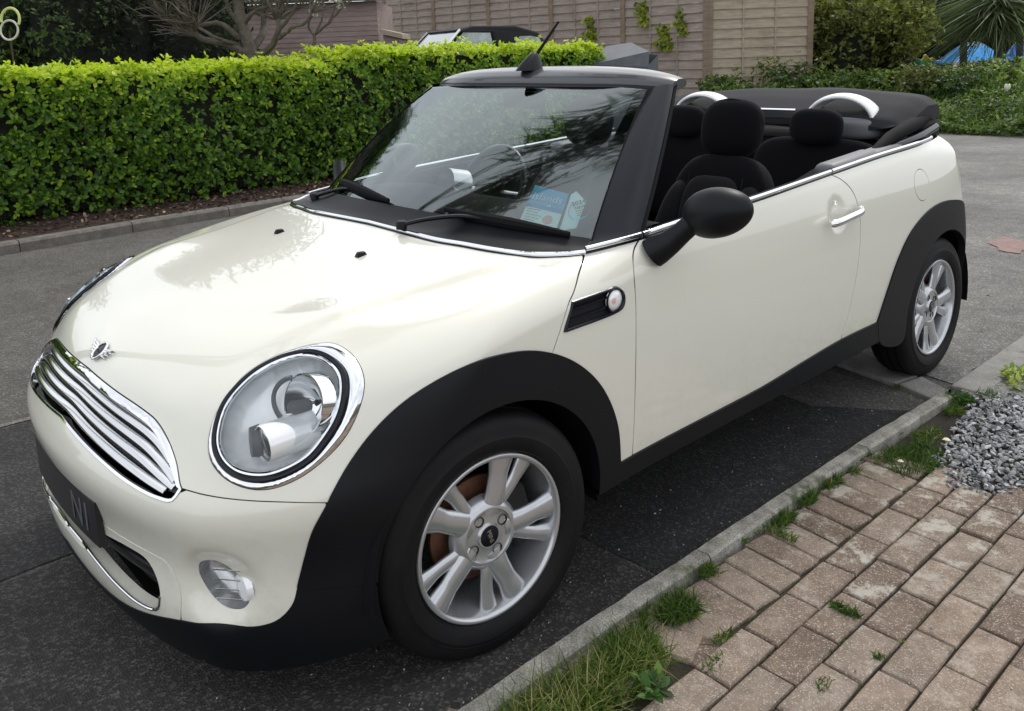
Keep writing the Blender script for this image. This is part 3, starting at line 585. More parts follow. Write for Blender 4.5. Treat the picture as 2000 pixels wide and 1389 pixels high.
# ---- headlamps
for s in (1, -1):
    sv = np.array([s, 1, 1])
    ring = patch_geo([lampL, inset(lensL, -.002)], OB, (.3, -.7, .5), h=.007, level=.002, disp=lambda t: .007*math.sin(min(1, t)*math.pi/2))
    P, N, F, LI = ring
    V = P*sv; F = F if s > 0 else F[:, ::-1]
    head = mk('headlight', V, F, M['chrome'], car)
    lo = LI[0]; base = lampL*sv
    mb = MB(); q = lift(inset(lensL, .0), .006)*sv; mb.tube(q, .0055, 8, closed=True); mb.build('lamp_gasket', M['gloss'], head)
    q = lift(inset(lensL, .010), .004)*sv; MB().tube(q, .005, 8, closed=True).build('inner_bezel', M['chrome'], head)
    P, N, F, LI = patch_geo([inset(lensL, .003)], OB, (.3, -.7, .5), h=.012, level=.006, disp=lambda t: .014*math.sqrt(max(0, 1-(1-t)**2)))
    F2 = F if s > 0 else F[:, ::-1]
    mk('lamp_lens', P*sv, F2, M['lens'], head)
    P, N, F, LI = patch_geo([inset(lensL, .008)], OB, (.3, -.7, .5), h=.010, level=.0, disp=lambda t: -.075*math.sqrt(max(0, 1-(1-t)**2)))
    F2 = F if s > 0 else F[:, ::-1]
    mk('reflector', P*sv, F2, M['lampwhite'], head)
    # inner reflector cup, drum and bulb
    L0 = np.array((.655, -.44, .70))
    ax = np.array((.10, -.95, .12)); ax /= np.linalg.norm(ax)
    Rt = Vector(ax).to_track_quat('Z', 'X').to_matrix()
    def cyl(c0, ax, r, l, n=32, m='lampwhite', name='lamp_drum', prof=None):
        Rt = Vector(ax).to_track_quat('Z', 'Y').to_matrix(); mb = MB()
        pf = prof or [(0, 0.0001), (0, r*.97), (-.002, r), (-l, r)]
        mb.lathe(pf, n, 'z'); mb.V = [tuple(Rt @ Vector(v)+Vector(c0)) for v in mb.V]; mb.V = [(v[0]*s, v[1], v[2]) for v in mb.V]
        return fixnormals(mb.build(name, M[m], head))
    cyl((.680, -.493, .668), (.0, -1, -.02), .036, .11, prof=[(-.002, .0355), (.001, .037), (-.002, .0385), (-.11, .040)])
    cyl((.680, -.489, .668), (.0, -1, -.02), .035, .001, m='satin', name='drum_lens', prof=[(.006, .0001), (.005, .015), (.002, .028), (-.003, .0355)])
    cyl((.678, -.392, .722), (.15, -.95, .25), .062, .03, m='chrome', name='reflector_cup', prof=[(-.045, .0001), (-.035, .030), (-.012, .054), (.006, .060), (.006, .064), (-.03, .066)])
    cyl((.678, -.412, .722), (.15, -.95, .25), .016, .05, m='greyplastic', name='bulb_shield', prof=[(.02, .0001), (.018, .009), (.008, .014), (-.03, .014)])
    cyl((.635, -.500, .660), (-.3, -.95, .05), .030, .01, m='greyplastic', name='lamp_indicator', prof=[(.0, .0001), (-.002, .016), (-.001, .03), (-.02, .034)])
    # dark arc inside
    arcp = [(.672+.068*math.cos(a), -.392+.035*math.cos(a), .718+.062*math.sin(a)) for a in np.linspace(R(110), R(215), 16)]
    MB().tube([(p[0]*s, p[1], p[2]) for p in arcp], .0055, 6).build('lamp_rib', M['greyplastic'], head)
    # fog lamp
    P, N, F, LI = patch_geo([fogL], OB, (.5, -.8, 0), h=.010, level=.0, disp=lambda t: -.045*math.sqrt(max(0, 1-(1-t)**2)))
    F2 = F if s > 0 else F[:, ::-1]
    fog = mk('fog_lamp', P*sv, F2, M['silverplastic'], bumper)
    MB().tube(lift(inset(fogL, .001, fdish), -.003)*sv if False else np.array(fogL)*sv+np.array([0, .004, 0]), .003, 6, closed=True).build('fog_lamp_rim', M['satin'], fog) if False else None
    mb = MB(); mb.lathe([(-.006, .0001), (-.005, .012), (.0, .028), (.012, .034)], 28, 'y', (s*.634, -.548, .352)); fixnormals(mb.build('fog_lens', M['lampwhite'], bumper))
    mb = MB()
    for k in range(4):
        z = .325+k*.022; mb.tube([(s*.590, -.585, z), (s*.615, -.568, z+.002), (s*.64, -.55, z+.003)], .0014, 6)
    mb.build('fog_lamp_rib', M['satin'], bumper)
# intake: backing, chrome edge, slat
patch('intake_backing', M['dark'], car, [inset(intfull, -.004)], OB, (0, -1, 0), h=.03, level=-.06, depth=0)
MB().tube(lift(inset(inth[near(inth, (.478, -.66, .31)):], .001), .001), .0035, 8).build('intake_chrome', M['chrome'], car)
MB().tube(mir(lift(inset(inth[near(inth, (.478, -.66, .31)):], .001), .001)), .0035, 8).build('intake_chrome', M['chrome'], car)
for zz in (.335,):
    MB().tube([(x, surf_y(x, zz, -.03), zz-.01*abs(x)) for x in np.linspace(-.47, .47, 31)], .006, 8, up=(0, 0, 1), squash=2.2).build('intake_slat', M['plastic'], car)
# number plate follows the bumper bow
pts = []
Wp, z0, z1 = .262, .352, .463
mb = MB(); nx = 21
V = []; 
for z, off in ((z0, .010), (z1, .010)):
    for x in np.linspace(-Wp, Wp, nx): V.append((x, surf_y(0, .42)-off+.24*x*x*.75, z))
for z, off in ((z0, .002), (z1, .002)):
    for x in np.linspace(-Wp, Wp, nx): V.append((x, surf_y(0, .42)-off+.24*x*x*.75+.004, z))
F = [(i, i+1, nx+i+1, nx+i) for i in range(nx-1)]+[(nx+i, nx+i+1, 3*nx+i+1, 3*nx+i) for i in range(nx-1)]+[(2*nx+i, 2*nx+i+1, i+1, i) for i in range(nx-1)]+[(0, nx, 3*nx, 2*nx), (nx-1, 3*nx-1, 4*nx-1, 2*nx-1)]
plate = mk('number_plate', V, F, M['plate'], car, smooth=False)
for i, ch in enumerate('LN'):
    x = .205-i*.06; y = surf_y(0, .42)-.0105+.24*x*x*.75
    text3('plate_character', ch if i else 'I', M['plateink'], plate, (x, y-.0006, .405), (1, .36*x, 0), (0, 0, 1), .10)

# ---- washer jets
for s in (1, -1):
    p = np.array([s*.24, .03, 0]); lo, hi = .7, 1.1
    for _ in range(30):
        mid = (lo+hi)/2; lo, hi = (mid, hi) if fbody(np.array([p[0], p[1], mid])) < 0 else (lo, mid)
    MB().box((p[0], p[1], lo+.004), (.022, .034, .014), taper=.6).build('washer_jet', M['plastic'], car, bevel=.003)

# ---- indicator grille in the scuttle
for s in (1, -1):
    sv = np.array([s, 1, 1])
    P, N, F, LI = patch_geo([inset(indL, -.001)], (.1, .3, .55), (1, .1, 0), h=.012, level=-.012)
    g = mk('side_vent', P*sv, F if s > 0 else F[:, ::-1], M['dark'], car)
    MB().tube(lift(indL, .001)*sv, .0045, 8, closed=True).build('vent_frame', M['gloss'], g)
    for k, zz in enumerate((.781, .804)):
        MB().tube([(s*.818, y, zz+.002*k+(y-.3)*.02) for y in np.linspace(.245+k*.012, .40, 8)], .0045, 6, squash=1.0).build('vent_slat', M['gloss'], g)
    mb = MB(); mb.lathe([(.006, .0001), (.005, .014), (.0, .026), (-.006, .030)], 32, 'x'); mb.V = [(v[0]*s+s*.825, v[1]+.412, v[2]+.7965) for v in mb.V]; fixnormals(mb.build('side_repeater', M['lampwhite'], g))
    MB().tube([(s*.8255, .412+.0305*math.cos(a), .7965+.0305*math.sin(a)) for a in np.linspace(0, 2*math.pi, 33)[:-1]], .003, 6, closed=True).build('repeater_ring', M['gloss'], g)
    mb = MB(); mb.lathe([(.0, .0001), (-.002, .009), (-.006, .010)], 16, 'x'); mb.V = [(v[0]*s+s*.832, v[1]+.404, v[2]+.797) for v in mb.V]; fixnormals(mb.build('repeater_bulb', M['pink'], g))
# ---- door handles
for d_, s in zip(doors, (1, -1)):
    pts = np.array([(.846, 1.475, .826), (.858, 1.50, .829), (.862, 1.58, .836), (.860, 1.66, .842), (.846, 1.695, .843)])
    MB().tube(catmull(pts, .01)*[s, 1, 1], [.007]+[.0105]*(len(catmull(pts, .01))-2)+[.007], 12, up=(0, 0, 1), squash=1.25).build('door_handle', M['chrome'], d_)
    MB().box((s*.838, 1.70, .843), (.02, .02, .024)).build('handle_lock', M['chrome'], d_, bevel=.004)
# ---------------------------------------------------------------- wheels
def make_wheel():
    mb = MB()
    prof = [(.070, .1925), (.0765, .1945), (.0795, .1985), (.0800, .2030), (.0785, .2055), (.0745, .2065), (.070, .206), (.066, .2)]
    mb.lathe(prof, 96)
    mb.lathe([(.0765, .1945), (.066, .1915), (.050, .1885), (.030, .184), (-.040, .180), (-.07, .190), (-.075, .205)], 96)
    # hub
    mb.lathe([(.020, .020), (.0635, .020), (.0640, .028), (.0575, .032), (.0560, .058), (.0575, .0640), (.0625, .0665), (.0630, .0700), (.0585, .0770), (.050, .088), (.030, .094)], 72)
    for k in range(5):
        t0 = 22.5+72*k
        def spoke(th, rr, w, h, xs, n=14):
            pts = catmull([(x, r*math.sin(R(t0+a)), r*math.cos(R(t0+a))) for a, r, x in zip(th, rr, xs)], .012)
            m_ = len(pts); ws = np.interp(np.linspace(0, 1, m_), np.linspace(0, 1, len(w)), w)/2
            mb.tube(pts, ws, n, up=(1, 0, 0), squash=h, cap=True)
        spoke((-4, -5, -7, -8), (.052, .095, .145, .193), (.068, .058, .055, .074), .46, (.044, .0500, .052, .054), 18)
        spoke((7, 12.5, 15.5, 15), (.066, .092, .135, .192), (.046, .037, .036, .052), .54, (.038, .0435, .047, .050), 16)
    w = mb.build('wheel', M['rim'], None, auto=45); fixnormals(w)
    mb = MB()
    tp = [(.066, .2035), (.074, .2075), (.0835, .2200), (.0885, .2420), (.0890, .2480), (.0875, .2500), (.0850, .2660), (.0800, .2810), (.0740, .2900), (.066, .2965), (.058, .3000)]
    for x0 in (.036, .0, -.036):
        tp += [(x0+.006, .3035), (x0+.005, .296), (x0-.005, .296), (x0-.006, .3035)]
    tp += [(-x, r) for x, r in tp[:11][::-1]]
    mb.lathe(tp, 120)
    mb.lathe([(.0862, .2555), (.0870, .2565), (.0862, .2575)], 96)
    mb.lathe([(.0846, .2120), (.0830, .2135)], 96)
    # shoulder blocks
    V = []; 
    for k in range(72):
        a = 2*math.pi*k/72; w_ = R(1.6)
        for s in (1, -1):
            q = [(s*.052, .3033), (s*.066, .2995), (s*.0760, .2915), (s*.0775, .2885)]
            vv = []
            for (x, r) in q:
                for da in (-w_, w_): vv.append((x+s*.0015, (r+.0015)*math.sin(a+da+(x*.9 if False else 0)), (r+.0015)*math.cos(a+da)))
            if k >= 0: continue
            mb.add(vv, [(0, 1, 3, 2), (2, 3, 5, 4), (4, 5, 7, 6)] if s > 0 else [(0, 2, 3, 1), (2, 4, 5, 3), (4, 6, 7, 5)])
    # moulded size marks on the sidewall
    ty = mb.build('tyre', M['rubber'], w, auto=40)
    for a0, txt in ((118, '175/65 R15'), (232, '84H RADIAL')):
        for i, chh in enumerate(txt):
            a = R(a0+i*3.6)
            if chh == ' ': continue
            er = Vector((0, math.sin(a), math.cos(a))); et = Vector((0, math.cos(a), -math.sin(a)))
            if math.cos(a) < 0: pass
            text3('sidewall_lettering', chh, M['rubber'], w, Vector((.0858, 0, 0))+er*.2345, et, er, .017, .0012) if False else None
    mb = MB(); mb.lathe([(-.005, .06), (-.005, .128), (.008, .130), (.008, .06)], 64, closed=True); mb.lathe([(.008, .078), (.03, .072), (.03, .03), (.03, .0001)], 40)
    mb.build('brake_disc', M['disc'], w)
    mb = MB(); mb.box((.0, .02, .10), (.10, .16, .075)); mb.xf(Matrix.Rotation(R(-75), 4, 'X')); mb.build('brake_caliper', M['dark'], w, bevel=.012)
    mb = MB(); mb.lathe([(.0655, .0001), (.0655, .018), (.0640, .026), (.0600, .028)], 40); cap = mb.build('centre_cap', M['gloss'], w)
    tx = text3('cap_lettering', 'MINI', M['satin'], w, (.0660, 0, 0), (0, math.cos(R(-75)), math.sin(R(-75))), (0, math.cos(R(15)), math.sin(R(15))), .017, .0005)
    for k in range(4):
        a = R(60+90*k); mb = MB()
        mb.lathe([(.0600, .0130), (.0575, .0105), (.040, .0100), (.040, .0001)], 18, 'x', (0, .049*math.sin(a), .049*math.cos(a)))
        mb.build('bolt_recess', M['dark'], w)
        mb = MB(); mb.lathe([(.052, .0001), (.052, .0068), (.041, .0072)], 6, 'x', (0, .049*math.sin(a), .049*math.cos(a))); mb.build('wheel_bolt', M['satin'], w, smooth=False)
    return w
def copy_tree(o, parent=None):
    c = o.copy(); col.objects.link(c)
    if parent is not None: c.parent = parent
    for ch in list(o.children): copy_tree(ch, c)
    return c
w0 = make_wheel()
for i, (x, y, st) in enumerate(((.73, 0, -.089), (.733, 2.467, 0), (-.73, 0, -.089), (-.733, 2.467, 0))):
    w = w0 if i == 0 else copy_tree(w0)
    w.parent = car
    if x > 0:
        x0 = .71; dx = x-x0 if st else 0
        w.location = (x0+dx*math.cos(st), dx*math.sin(st), .304) if st else (x, y, .304)
        w.rotation_euler = (R({0: 0, 1: 31}.get(i, 10)), 0, st) if False else (0, 0, st)
    else:
        w.location = (x, y, .304); w.rotation_euler = (0, 0, math.pi+st)
# the rear wheel stopped at another angle
# ---------------------------------------------------------------- windscreen
def Bs(s):   # lower edge of the glass
    return np.array([.70*s, .275+.175*abs(s)**2.2, .952-.042*s*s])
def Ts(s):
    return np.array([.548*s, .885-.0*s*s+.012*(1-s*s)*-1, 1.318-.014*s*s])
def Gs(s, t, off=0):
    a, b = Bs(s), Ts(s); p = a+(b-a)*t
    n = np.array([.18*s, -.62, .78]); n /= np.linalg.norm(n)
    return p+n*(.020*4*t*(1-t)+off)
mb = MB(); mb.grid(lambda u, v: Gs(2*u-1, v), 33, 17)
screen = mb.build('windscreen', M['glass'], car)
# dark printed border and sealed edge
mb = MB()
def band(fn, n=40): mb.grid(fn, n, 3)
band(lambda u, v: Gs(2*u-1, v*.055, -.0025)); band(lambda u, v: Gs(2*u-1, 1-v*.065, -.0025))
for s in (1, -1): band(lambda u, v: Gs(s*(1-v*.065), u, -.0025))
mb.build('printed_border', M['gloss'], screen)
# A pillars: band from the glass edge round to the side
for s in (1, -1):
    def Pf(u, v):
        g = Gs(s, u); lo_ = np.array([s*.765, .588, .924]); hi_ = np.array([s*.585, .975, 1.312])
        o = lo_+(hi_-lo_)*u+np.array([s*.010, 0, .010])*4*u*(1-u)
        if u == 0: g = np.array([s*.715, .418, .912])
        p = g+(o-g)*v; n = np.array([s*.75, -.45, .4]); return p+n*(.018*4*v*(1-v))*(.4+.6*u)
    mb = MB(); mb.grid(Pf, 30, 11)
    n0 = 30*11
    # inner face
    mb.grid(lambda u, v: np.array(Pf(u, 1))*(1-v)+v*(Gs(s, u)+np.array([-s*.02, .045, -.03])), 30, 4)
    p = mb.build('windscreen_pillar', M['gloss'], car); 
    MB().tube([Pf(u, 1)+np.array([0, 0, 0]) for u in np.linspace(.02, 1, 24)], .006, 8).build('pillar_seal', M['soft'], p)
    MB().tube([Gs(s*1.004, u, .001) for u in np.linspace(.0, 1, 24)], .0022, 6).build('glass_seal', M['soft'], p)
# header rail
def Hd(u, v):
    s = 2*u-1; x = .590*s; k = abs(s)**2.6
    top = [(-.010, -.012), (-.014, .006), (-.004, .026), (.022, .044), (.070, .056), (.125, .058), (.165, .050), (.178, .034), (.172, .014), (.150, .004), (.03, -.014), (-.010, -.012)]
    a = v*(len(top)-1); i = min(int(a), len(top)-2); f = a-i
    y = top[i][0]*(1-f)+top[i+1][0]*f; z = top[i][1]*(1-f)+top[i+1][1]*f
    return np.array([x, .875+.082*abs(s)**4+y*(1-.62*abs(s)**5), 1.318-.004*s*s+z*(1-.50*abs(s)**3)-.012*abs(s)**8])
mb = MB(); mb.grid(Hd, 61, 34)
header = fixnormals(mb.build('header_rail', M['header'], car, auto=80))
for u in (0, 1):
    mb = MB(); mb.add([Hd(u, v) for v in np.linspace(0, 1, 34)[:-1]], [tuple(range(33))]); mb.build('header_end', M['header'], header, smooth=False)
MB().tube([Hd(u, .03)+np.array([0, -.002, -.001]) for u in np.linspace(0, 1, 60)], .0075, 8).build('header_seal', M['gloss'], header)
# aerial
mb = MB()
def fin(u, v):
    a = 2*math.pi*u; L = 1-v
    return np.array([0, .885, 1.368])+np.array([math.cos(a)*.034*(L**.6), (math.sin(a)*.060)*(L**.7)+.030*v, .066*v**.9])
mb.grid(fin, 24, 12, closeu=True); aer = mb.build('aerial_base', M['plastic'], car)
aer.location = (0, .022, -.004)
MB().tube([(0, .925, 1.425), (0, 1.035, 1.535)], [.0062, .0042], 10).build('aerial_mast', M['soft'], aer)
for k in range(1): pass
# cowl panel between bonnet edge and glass
def Cw(u, v):
    s = 2*u-1; i = np.interp(abs(s), np.linspace(0, 1, len(cowl)), np.arange(len(cowl))); a = np.array([np.interp(i, np.arange(len(cowl)), cowl[:, k]) for k in range(3)])*[np.sign(s) if s else 1, 1, 1]
    b = Gs(s*1.0, .03, -.004); p = a+(b-a)*v; return p+np.array([0, 0, .004-.014*math.sin(math.pi*v)+.006*(v > .0)])
mb = MB(); mb.grid(Cw, 60, 9); mb.build('cowl_panel', M['plastic'], car)
# wipers
def wiper(arm, blade):
    w = MB().tube(catmull(arm, .01), .0095, 8, up=(0, 0, 1), squash=.7).build('wiper', M['plastic'], car)
    bl = catmull(blade, .012); n = len(bl)
    MB().tube(bl, [.006+.008*math.sin(math.pi*min(1, max(0, i/(n-1)))) for i in range(n)], 8, up=(0, 0, 1), squash=1.25).build('wiper_blade', M['soft'], w)
    mb = MB(); mb.lathe([(-.012, .016), (.006, .016), (.012, .012), (.014, .0001)], 20, 'z', tuple(arm[0])); mb.build('wiper_pivot', M['plastic'], w)
wiper([(.185, .205, .944), (.25, .245, .962), (.33, .305, .972), (.42, .345, .968)], [Gs(.36, .060, .012), Gs(.55, .045, .014), Gs(.75, .040, .014), Gs(.93, .035, .012)])
wiper([(-.56, .335, .935), (-.50, .345, .952), (-.42, .365, .972), (-.33, .355, .985)], [Gs(-.72, .115, .012), Gs(-.5, .10, .014), Gs(-.25, .075, .014), Gs(-.02, .05, .012)])
# stickers inside the glass, read from outside
def glass_patch(s0, s1, t0, t1, off):
    return [Gs(s0, t0, off), Gs(s1, t0, off), Gs(s1, t1, off), Gs(s0, t1, off)]
def quad(name, q, m, par):
    a, b, c_, d_ = [np.array(v) for v in q]; n = np.cross(b-a, d_-a); n /= np.linalg.norm(n)
    V = [a, b, c_, d_, a-n*.0008, b-n*.0008, c_-n*.0008, d_-n*.0008]
    return mk(name, V, [(0, 1, 2, 3), (7, 6, 5, 4), (0, 4, 5, 1), (1, 5, 6, 2), (2, 6, 7, 3), (3, 7, 4, 0)], m, par, False)
def glass_st(px):   # (s,t) given as table
    return Gs(px[0], px[1], -.006)
S1 = [(.705, .065), (.862, .055), (.850, .262), (.685, .285)]
q = [glass_st(a) for a in S1]; lerp = lambda a, b, t: a+(b-a)*t
pan = quad('permit_card', q, M['sticker'], screen)
top = [lerp(q[0], q[3], .50), lerp(q[1], q[2], .50), q[2], q[3]]
nrm = np.cross(q[1]-q[0], q[3]-q[0]); nrm /= np.linalg.norm(nrm)
quad('card_header', [p+nrm*.0012 for p in top], M['blue'], screen)
band_ = [lerp(q[0], q[3], .46), lerp(q[1], q[2], .46), lerp(q[1], q[2], .56), lerp(q[0], q[3], .56)]
quad('card_band', [p+nrm*.0016 for p in band_], mat('sticker_deep_blue', (.01, .30, .55), rough=.5), screen)
cc = lerp(lerp(q[0], q[1], .5), lerp(q[3], q[2], .5), .74)+nrm*.0042
text3('card_lettering', 'islands', M['whiteink'], screen, cc, q[1]-q[0], q[3]-q[0], .036, .0003)
cc = lerp(lerp(q[0], q[1], .70), lerp(q[3], q[2], .70), .24)+nrm*.003
mb = MB(); ux = (q[1]-q[0])/np.linalg.norm(q[1]-q[0]); uy = np.cross(nrm, ux)
mb.add([cc]+[cc+ux*.015*math.cos(a)+uy*.015*math.sin(a) for a in np.linspace(0, 2*math.pi, 25)[:-1]], [(0, i+1, (i+1) % 24+1) for i in range(24)]); mb.build('card_seal', M['pink'], screen)
for k in range(5):
    p0 = lerp(lerp(q[0], q[1], .08), lerp(q[3], q[2], .08), .14+k*.065)+nrm*.003; L = (.30+.14*((k*37) % 3)/2)*np.linalg.norm(q[1]-q[0])
    quad('card_line', [p0, p0+ux*L, p0+ux*L+uy*.0022, p0+uy*.0022], M['silverplastic'], screen)
S2 = [(.875, .065), (.965, .105), (.985, .175), (.955, .215), (.875, .285), (.860, .262)]
q2 = [glass_st(a) for a in S2]; V = q2+[p-nrm*.0008 for p in q2]; n_ = len(q2)
mk('permit_disc', V, [tuple(range(n_)), tuple(range(n_, 2*n_))[::-1]]+[(i, n_+i, n_+(i+1) % n_, (i+1) % n_) for i in range(n_)], M['sticker'], screen, False)
cc = np.mean(q2, 0)+nrm*.004
u45 = (ux*.82+uy*.57)
text3('disc_lettering', '2024', M['ink'], screen, cc-ux*.012+uy*.022, u45, np.cross(nrm, u45), .020, .0003)
text3('disc_lettering', 'NEW', M['ink'], screen, cc-ux*.002+uy*.008, u45, np.cross(nrm, u45), .013, .0003)
MB().tube([cc+ux*.030*math.cos(a)+uy*.036*math.sin(a) for a in np.linspace(R(150), R(370), 24)], .0009, 5).build('disc_ring', M['blue'], screen)
for k in range(3):
    p0 = cc+u45*(-.012)-np.cross(nrm, u45)*(.004+.008*k); quad('disc_line', [p0, p0+u45*.03, p0+u45*.03+uy*.0012, p0+uy*.0012], M['ink'], screen)
# interior mirror
MB().box((0, .875, 1.262), (.20, .03, .06)).build('interior_mirror', M['soft'], car, bevel=.012)
# ---------------------------------------------------------------- wing mirrors
for s in (1, -1):
    mb = MB()
    def egg(u, v):
        a = 2*math.pi*u; b = math.pi*v; sx = math.cos(b)
        rx = .100; ry = .062; rz = .066*(1-.10*sx)
        r = math.sin(b)**.92 if 0 < v < 1 else 0
        y = math.sin(a)*r*ry
        if y > 0: y *= .45
        return np.array([rx*sx, y, rz*math.cos(a)*r])
    mb.grid(egg, 40, 24, closeu=True)
    Rm = Matrix.Rotation(R(-14), 3, 'Y') @ Matrix.Rotation(R(6), 3, 'Z')
    mb.V = [tuple((Rm @ Vector(v))+Vector((.958, .665, 1.002))) for v in mb.V]; mb.V = [(v[0]*s, v[1], v[2]) for v in mb.V]
    if s < 0:   # folded in against the door
        Q = Matrix.Translation((-.80, .70, 0)) @ Matrix.Rotation(R(-80), 4, 'Z') @ Matrix.Translation((.80, -.60, 0)); mb.xf(Q)
    hm = fixnormals(mb.build('wing_mirror', M['plastic'], car))
    MB().tube([(s*.800, .592, .882), (s*.815, .600, .895), (s*.842, .615, .915), (s*.872, .630, .945), (s*.90, .645, .975), (s*.915, .655, .99)], [.042, .0415, .034, .029, .028, .028], 24, squash=1.0).build('mirror_stalk', M['plastic'], hm)
    mb = MB(); mb.lathe([(0, .0001), (0, .050)], 30, 'y'); mb.V = [((v[0]*1.55)*s+s*.958, v[1]+.692, v[2]*1.0+1.002) for v in mb.V]; (mb.xf(Q) if s < 0 else mb).build('mirror_glass', M['chrome'], hm)
# ---------------------------------------------------------------- interior
def sup(c, d, e1=.5, e2=.5, rot=None, nu=40, nv=24, taper=None):
    mb = MB(); sp = lambda w, e: math.copysign(abs(w)**e, w)
    def fn(u, v):
        a = 2*math.pi*u; b = math.pi*(v-.5)
        p = Vector((d[0]*sp(math.cos(b), e1)*sp(math.cos(a), e2), d[1]*sp(math.cos(b), e1)*sp(math.sin(a), e2), d[2]*sp(math.sin(b), e1)))
        if taper: p.x *= 1+taper*(p.z/d[2])
        if rot: p = rot @ p
        return p+Vector(c)
    mb.grid(fn, nu, nv, closeu=True); return mb
for s in (1, -1):
    Rb = Matrix.Rotation(R(-17), 3, 'X')
    se = fixnormals(sup((s*.37, 1.02, .40), (.25, .27, .09), .5, .45).build('front_seat', M['fabric'], car))
    fixnormals(sup((s*.37, 1.50, .715), (.235, .075, .315), .55, .5, Rb, taper=-.16).build('backrest', M['fabric'], se))
    for q in (1, -1):
        fixnormals(sup((s*.37+q*.185, 1.455, .67), (.062, .085, .26), .7, .8, Rb @ Matrix.Rotation(R(-q*9), 3, 'Y')).build('side_bolster', M['fabric2'], se))
    fixnormals(sup((s*.37, 1.438, .72), (.125, .05, .235), .5, .5, Rb).build('backrest_panel', M['fabric2'], se))
    fixnormals(sup((s*.37, 1.605, 1.118), (.128, .062, .112), .75, .8, Matrix.Rotation(R(-12), 3, 'X')).build('headrest', M['fabric'], se))
    # stitched seams
    for q in (1, -1):
        MB().tube([Rb @ Vector((q*.118, -.068, zz))+Vector((s*.37, 1.50, .715)) for zz in (-.22, -.05, .10, .225)], .0035, 6).build('seam', M['fabric2'], se)
    MB().tube([Vector((s*.37+.127*math.cos(a), 1.597+.0*a, 1.118+.111*math.sin(a))) for a in np.linspace(0, 2*math.pi, 41)[:-1]], .003, 6, closed=True).build('headrest_seam', M['fabric2'], se)
    # rear seat side
    rs = fixnormals(sup((s*.34, 2.28, .80), (.30, .07, .22), .45, .45, Matrix.Rotation(R(-14), 3, 'X')).build('rear_seat', M['fabric'], car))
    fixnormals(sup((s*.35, 2.27, 1.070), (.118, .055, .078), .7, .75, Matrix.Rotation(R(-8), 3, 'X')).build('headrest', M['fabric'], rs))
    # roll hoop
    hoop = []
    hp = MB(); n_ = 26
    def hf(u, v):
        a = math.pi*u; w = (v-.5)
        return np.array([s*.37+.150*math.cos(a), 2.47+.052*w*2*.9, 1.075+.115*math.sin(a)**.85-.012*(2*w)**2])
    hp.grid(hf, n_, 7); hb = hp.build('roll_hoop', M['lampwhite'], car); md = hb.modifiers.new('thick', 'SOLIDIFY'); md.thickness = .014
    fixnormals(sup((s*.37, 2.47, 1.05), (.195, .085, .05), .5, .5).build('hoop_base', M['greyplastic'], hb))
    # side trim beside the rear seat
    tr = MB().box((s*.695, 1.88, .962), (.095, .36, .085), rot=Matrix.Rotation(R(3.5), 3, 'X')).build('side_trim', M['greyplastic'], car, bevel=.03, seg=4)
    mb = MB().box((s*.70, 2.10, .990), (.085, .30, .045), rot=Matrix.Rotation(R(4), 3, 'X')); mb.build('armrest_trim', M['greyplastic'], car, bevel=.015)
    # inner door top and cards
    inn = lift(belt[2:], -.001, (0, 0, -.004))*[s, 1, 1]
    mb = MB(); n_ = len(inn)
    V = list(inn)+[p+np.array([-s*.055, 0, .004]) for p in inn]+[p+np.array([-s*.075, 0, -.03]) for p in inn]+[np.array([s*.68, p[1], .25]) for p in inn]
    F = [(k*n_+i, k*n_+i+1, (k+1)*n_+i+1, (k+1)*n_+i) for k in range(3) for i in range(n_-1)]
    mb.add(V, F); mb.build('door_card', M['soft'], car, auto=50)
    # seat belt and loop at the side
    MB().tube([(s*.62, 1.80, .96), (s*.56, 1.70, .90), (s*.50, 1.64, .72)], .022, 8, squash=.12).build('seat_belt', M['soft'], car)
mb = MB(); mb.box((0, 1.3, .24), (1.36, 2.1, .02)); mb.box((0, 2.42, .6), (1.3, .03, .8)); mb.box((0, .46, .55), (1.38, .03, .6)); mb.build('cabin_floor', M['soft'], car)
MB().box((0, 1.15, .40), (.17, .75, .14)).build('centre_console', M['soft'], car, bevel=.03)
# bridge between the hoops
MB().tube([(-.62, 2.50, 1.055), (0, 2.50, 1.075), (.62, 2.50, 1.055)], .022, 10).build('wind_bar', M['soft'], car)
MB().tube([(-.16, 2.43, 1.125), (.16, 2.43, 1.125)], .006, 8).build('wind_frame', M['chrome'], car)
# dashboard
def dash(u, v):
    prof = [(.30, .915), (.40, .935), (.55, .950), (.68, .950), (.745, .925), (.765, .88), (.755, .83), (.72, .74), (.62, .62), (.56, .50)]
    a = v*(len(prof)-1); i = min(int(a), len(prof)-2); f = a-i; y = prof[i][0]*(1-f)+prof[i+1][0]*f; z = prof[i][1]*(1-f)+prof[i+1][1]*f
    s = 2*u-1; return np.array([s*.69, y+.13*s*s*(1-v), z-.03*s*s*(1-.5*v)+.012*math.exp(-((abs(s)-.55)/.2)**2)*math.sin(min(1, v*1.6)*math.pi)])
mb = MB(); mb.grid(dash, 50, 40); dsh = mb.build('dashboard', M['soft'], car, auto=60)
fixnormals(sup((.36, .750, .885), (.30, .045, .050), .5, .4).build('dashboard_fascia', M['dashsilver'], dsh))
fixnormals(sup((-.40, .765, .855), (.24, .03, .035), .5, .4).build('dashboard_fascia', M['dashsilver'], dsh))
for (x, y, z, r) in ((0, .70, .835, .085), (-.30, .80, .950, .050)):
    mb = MB(); mb.lathe([(.02, .0001), (.02, r*.9), (.032, r*.97), (.028, r*1.05), (-.06, r)], 40, 'y', (0, 0, 0)); mb.V = [tuple(Matrix.Rotation(R(-14), 3, 'X') @ Vector(v)+Vector((x, y, z))) for v in mb.V]
    fixnormals(mb.build('instrument_pod', M['silverplastic'], dsh))
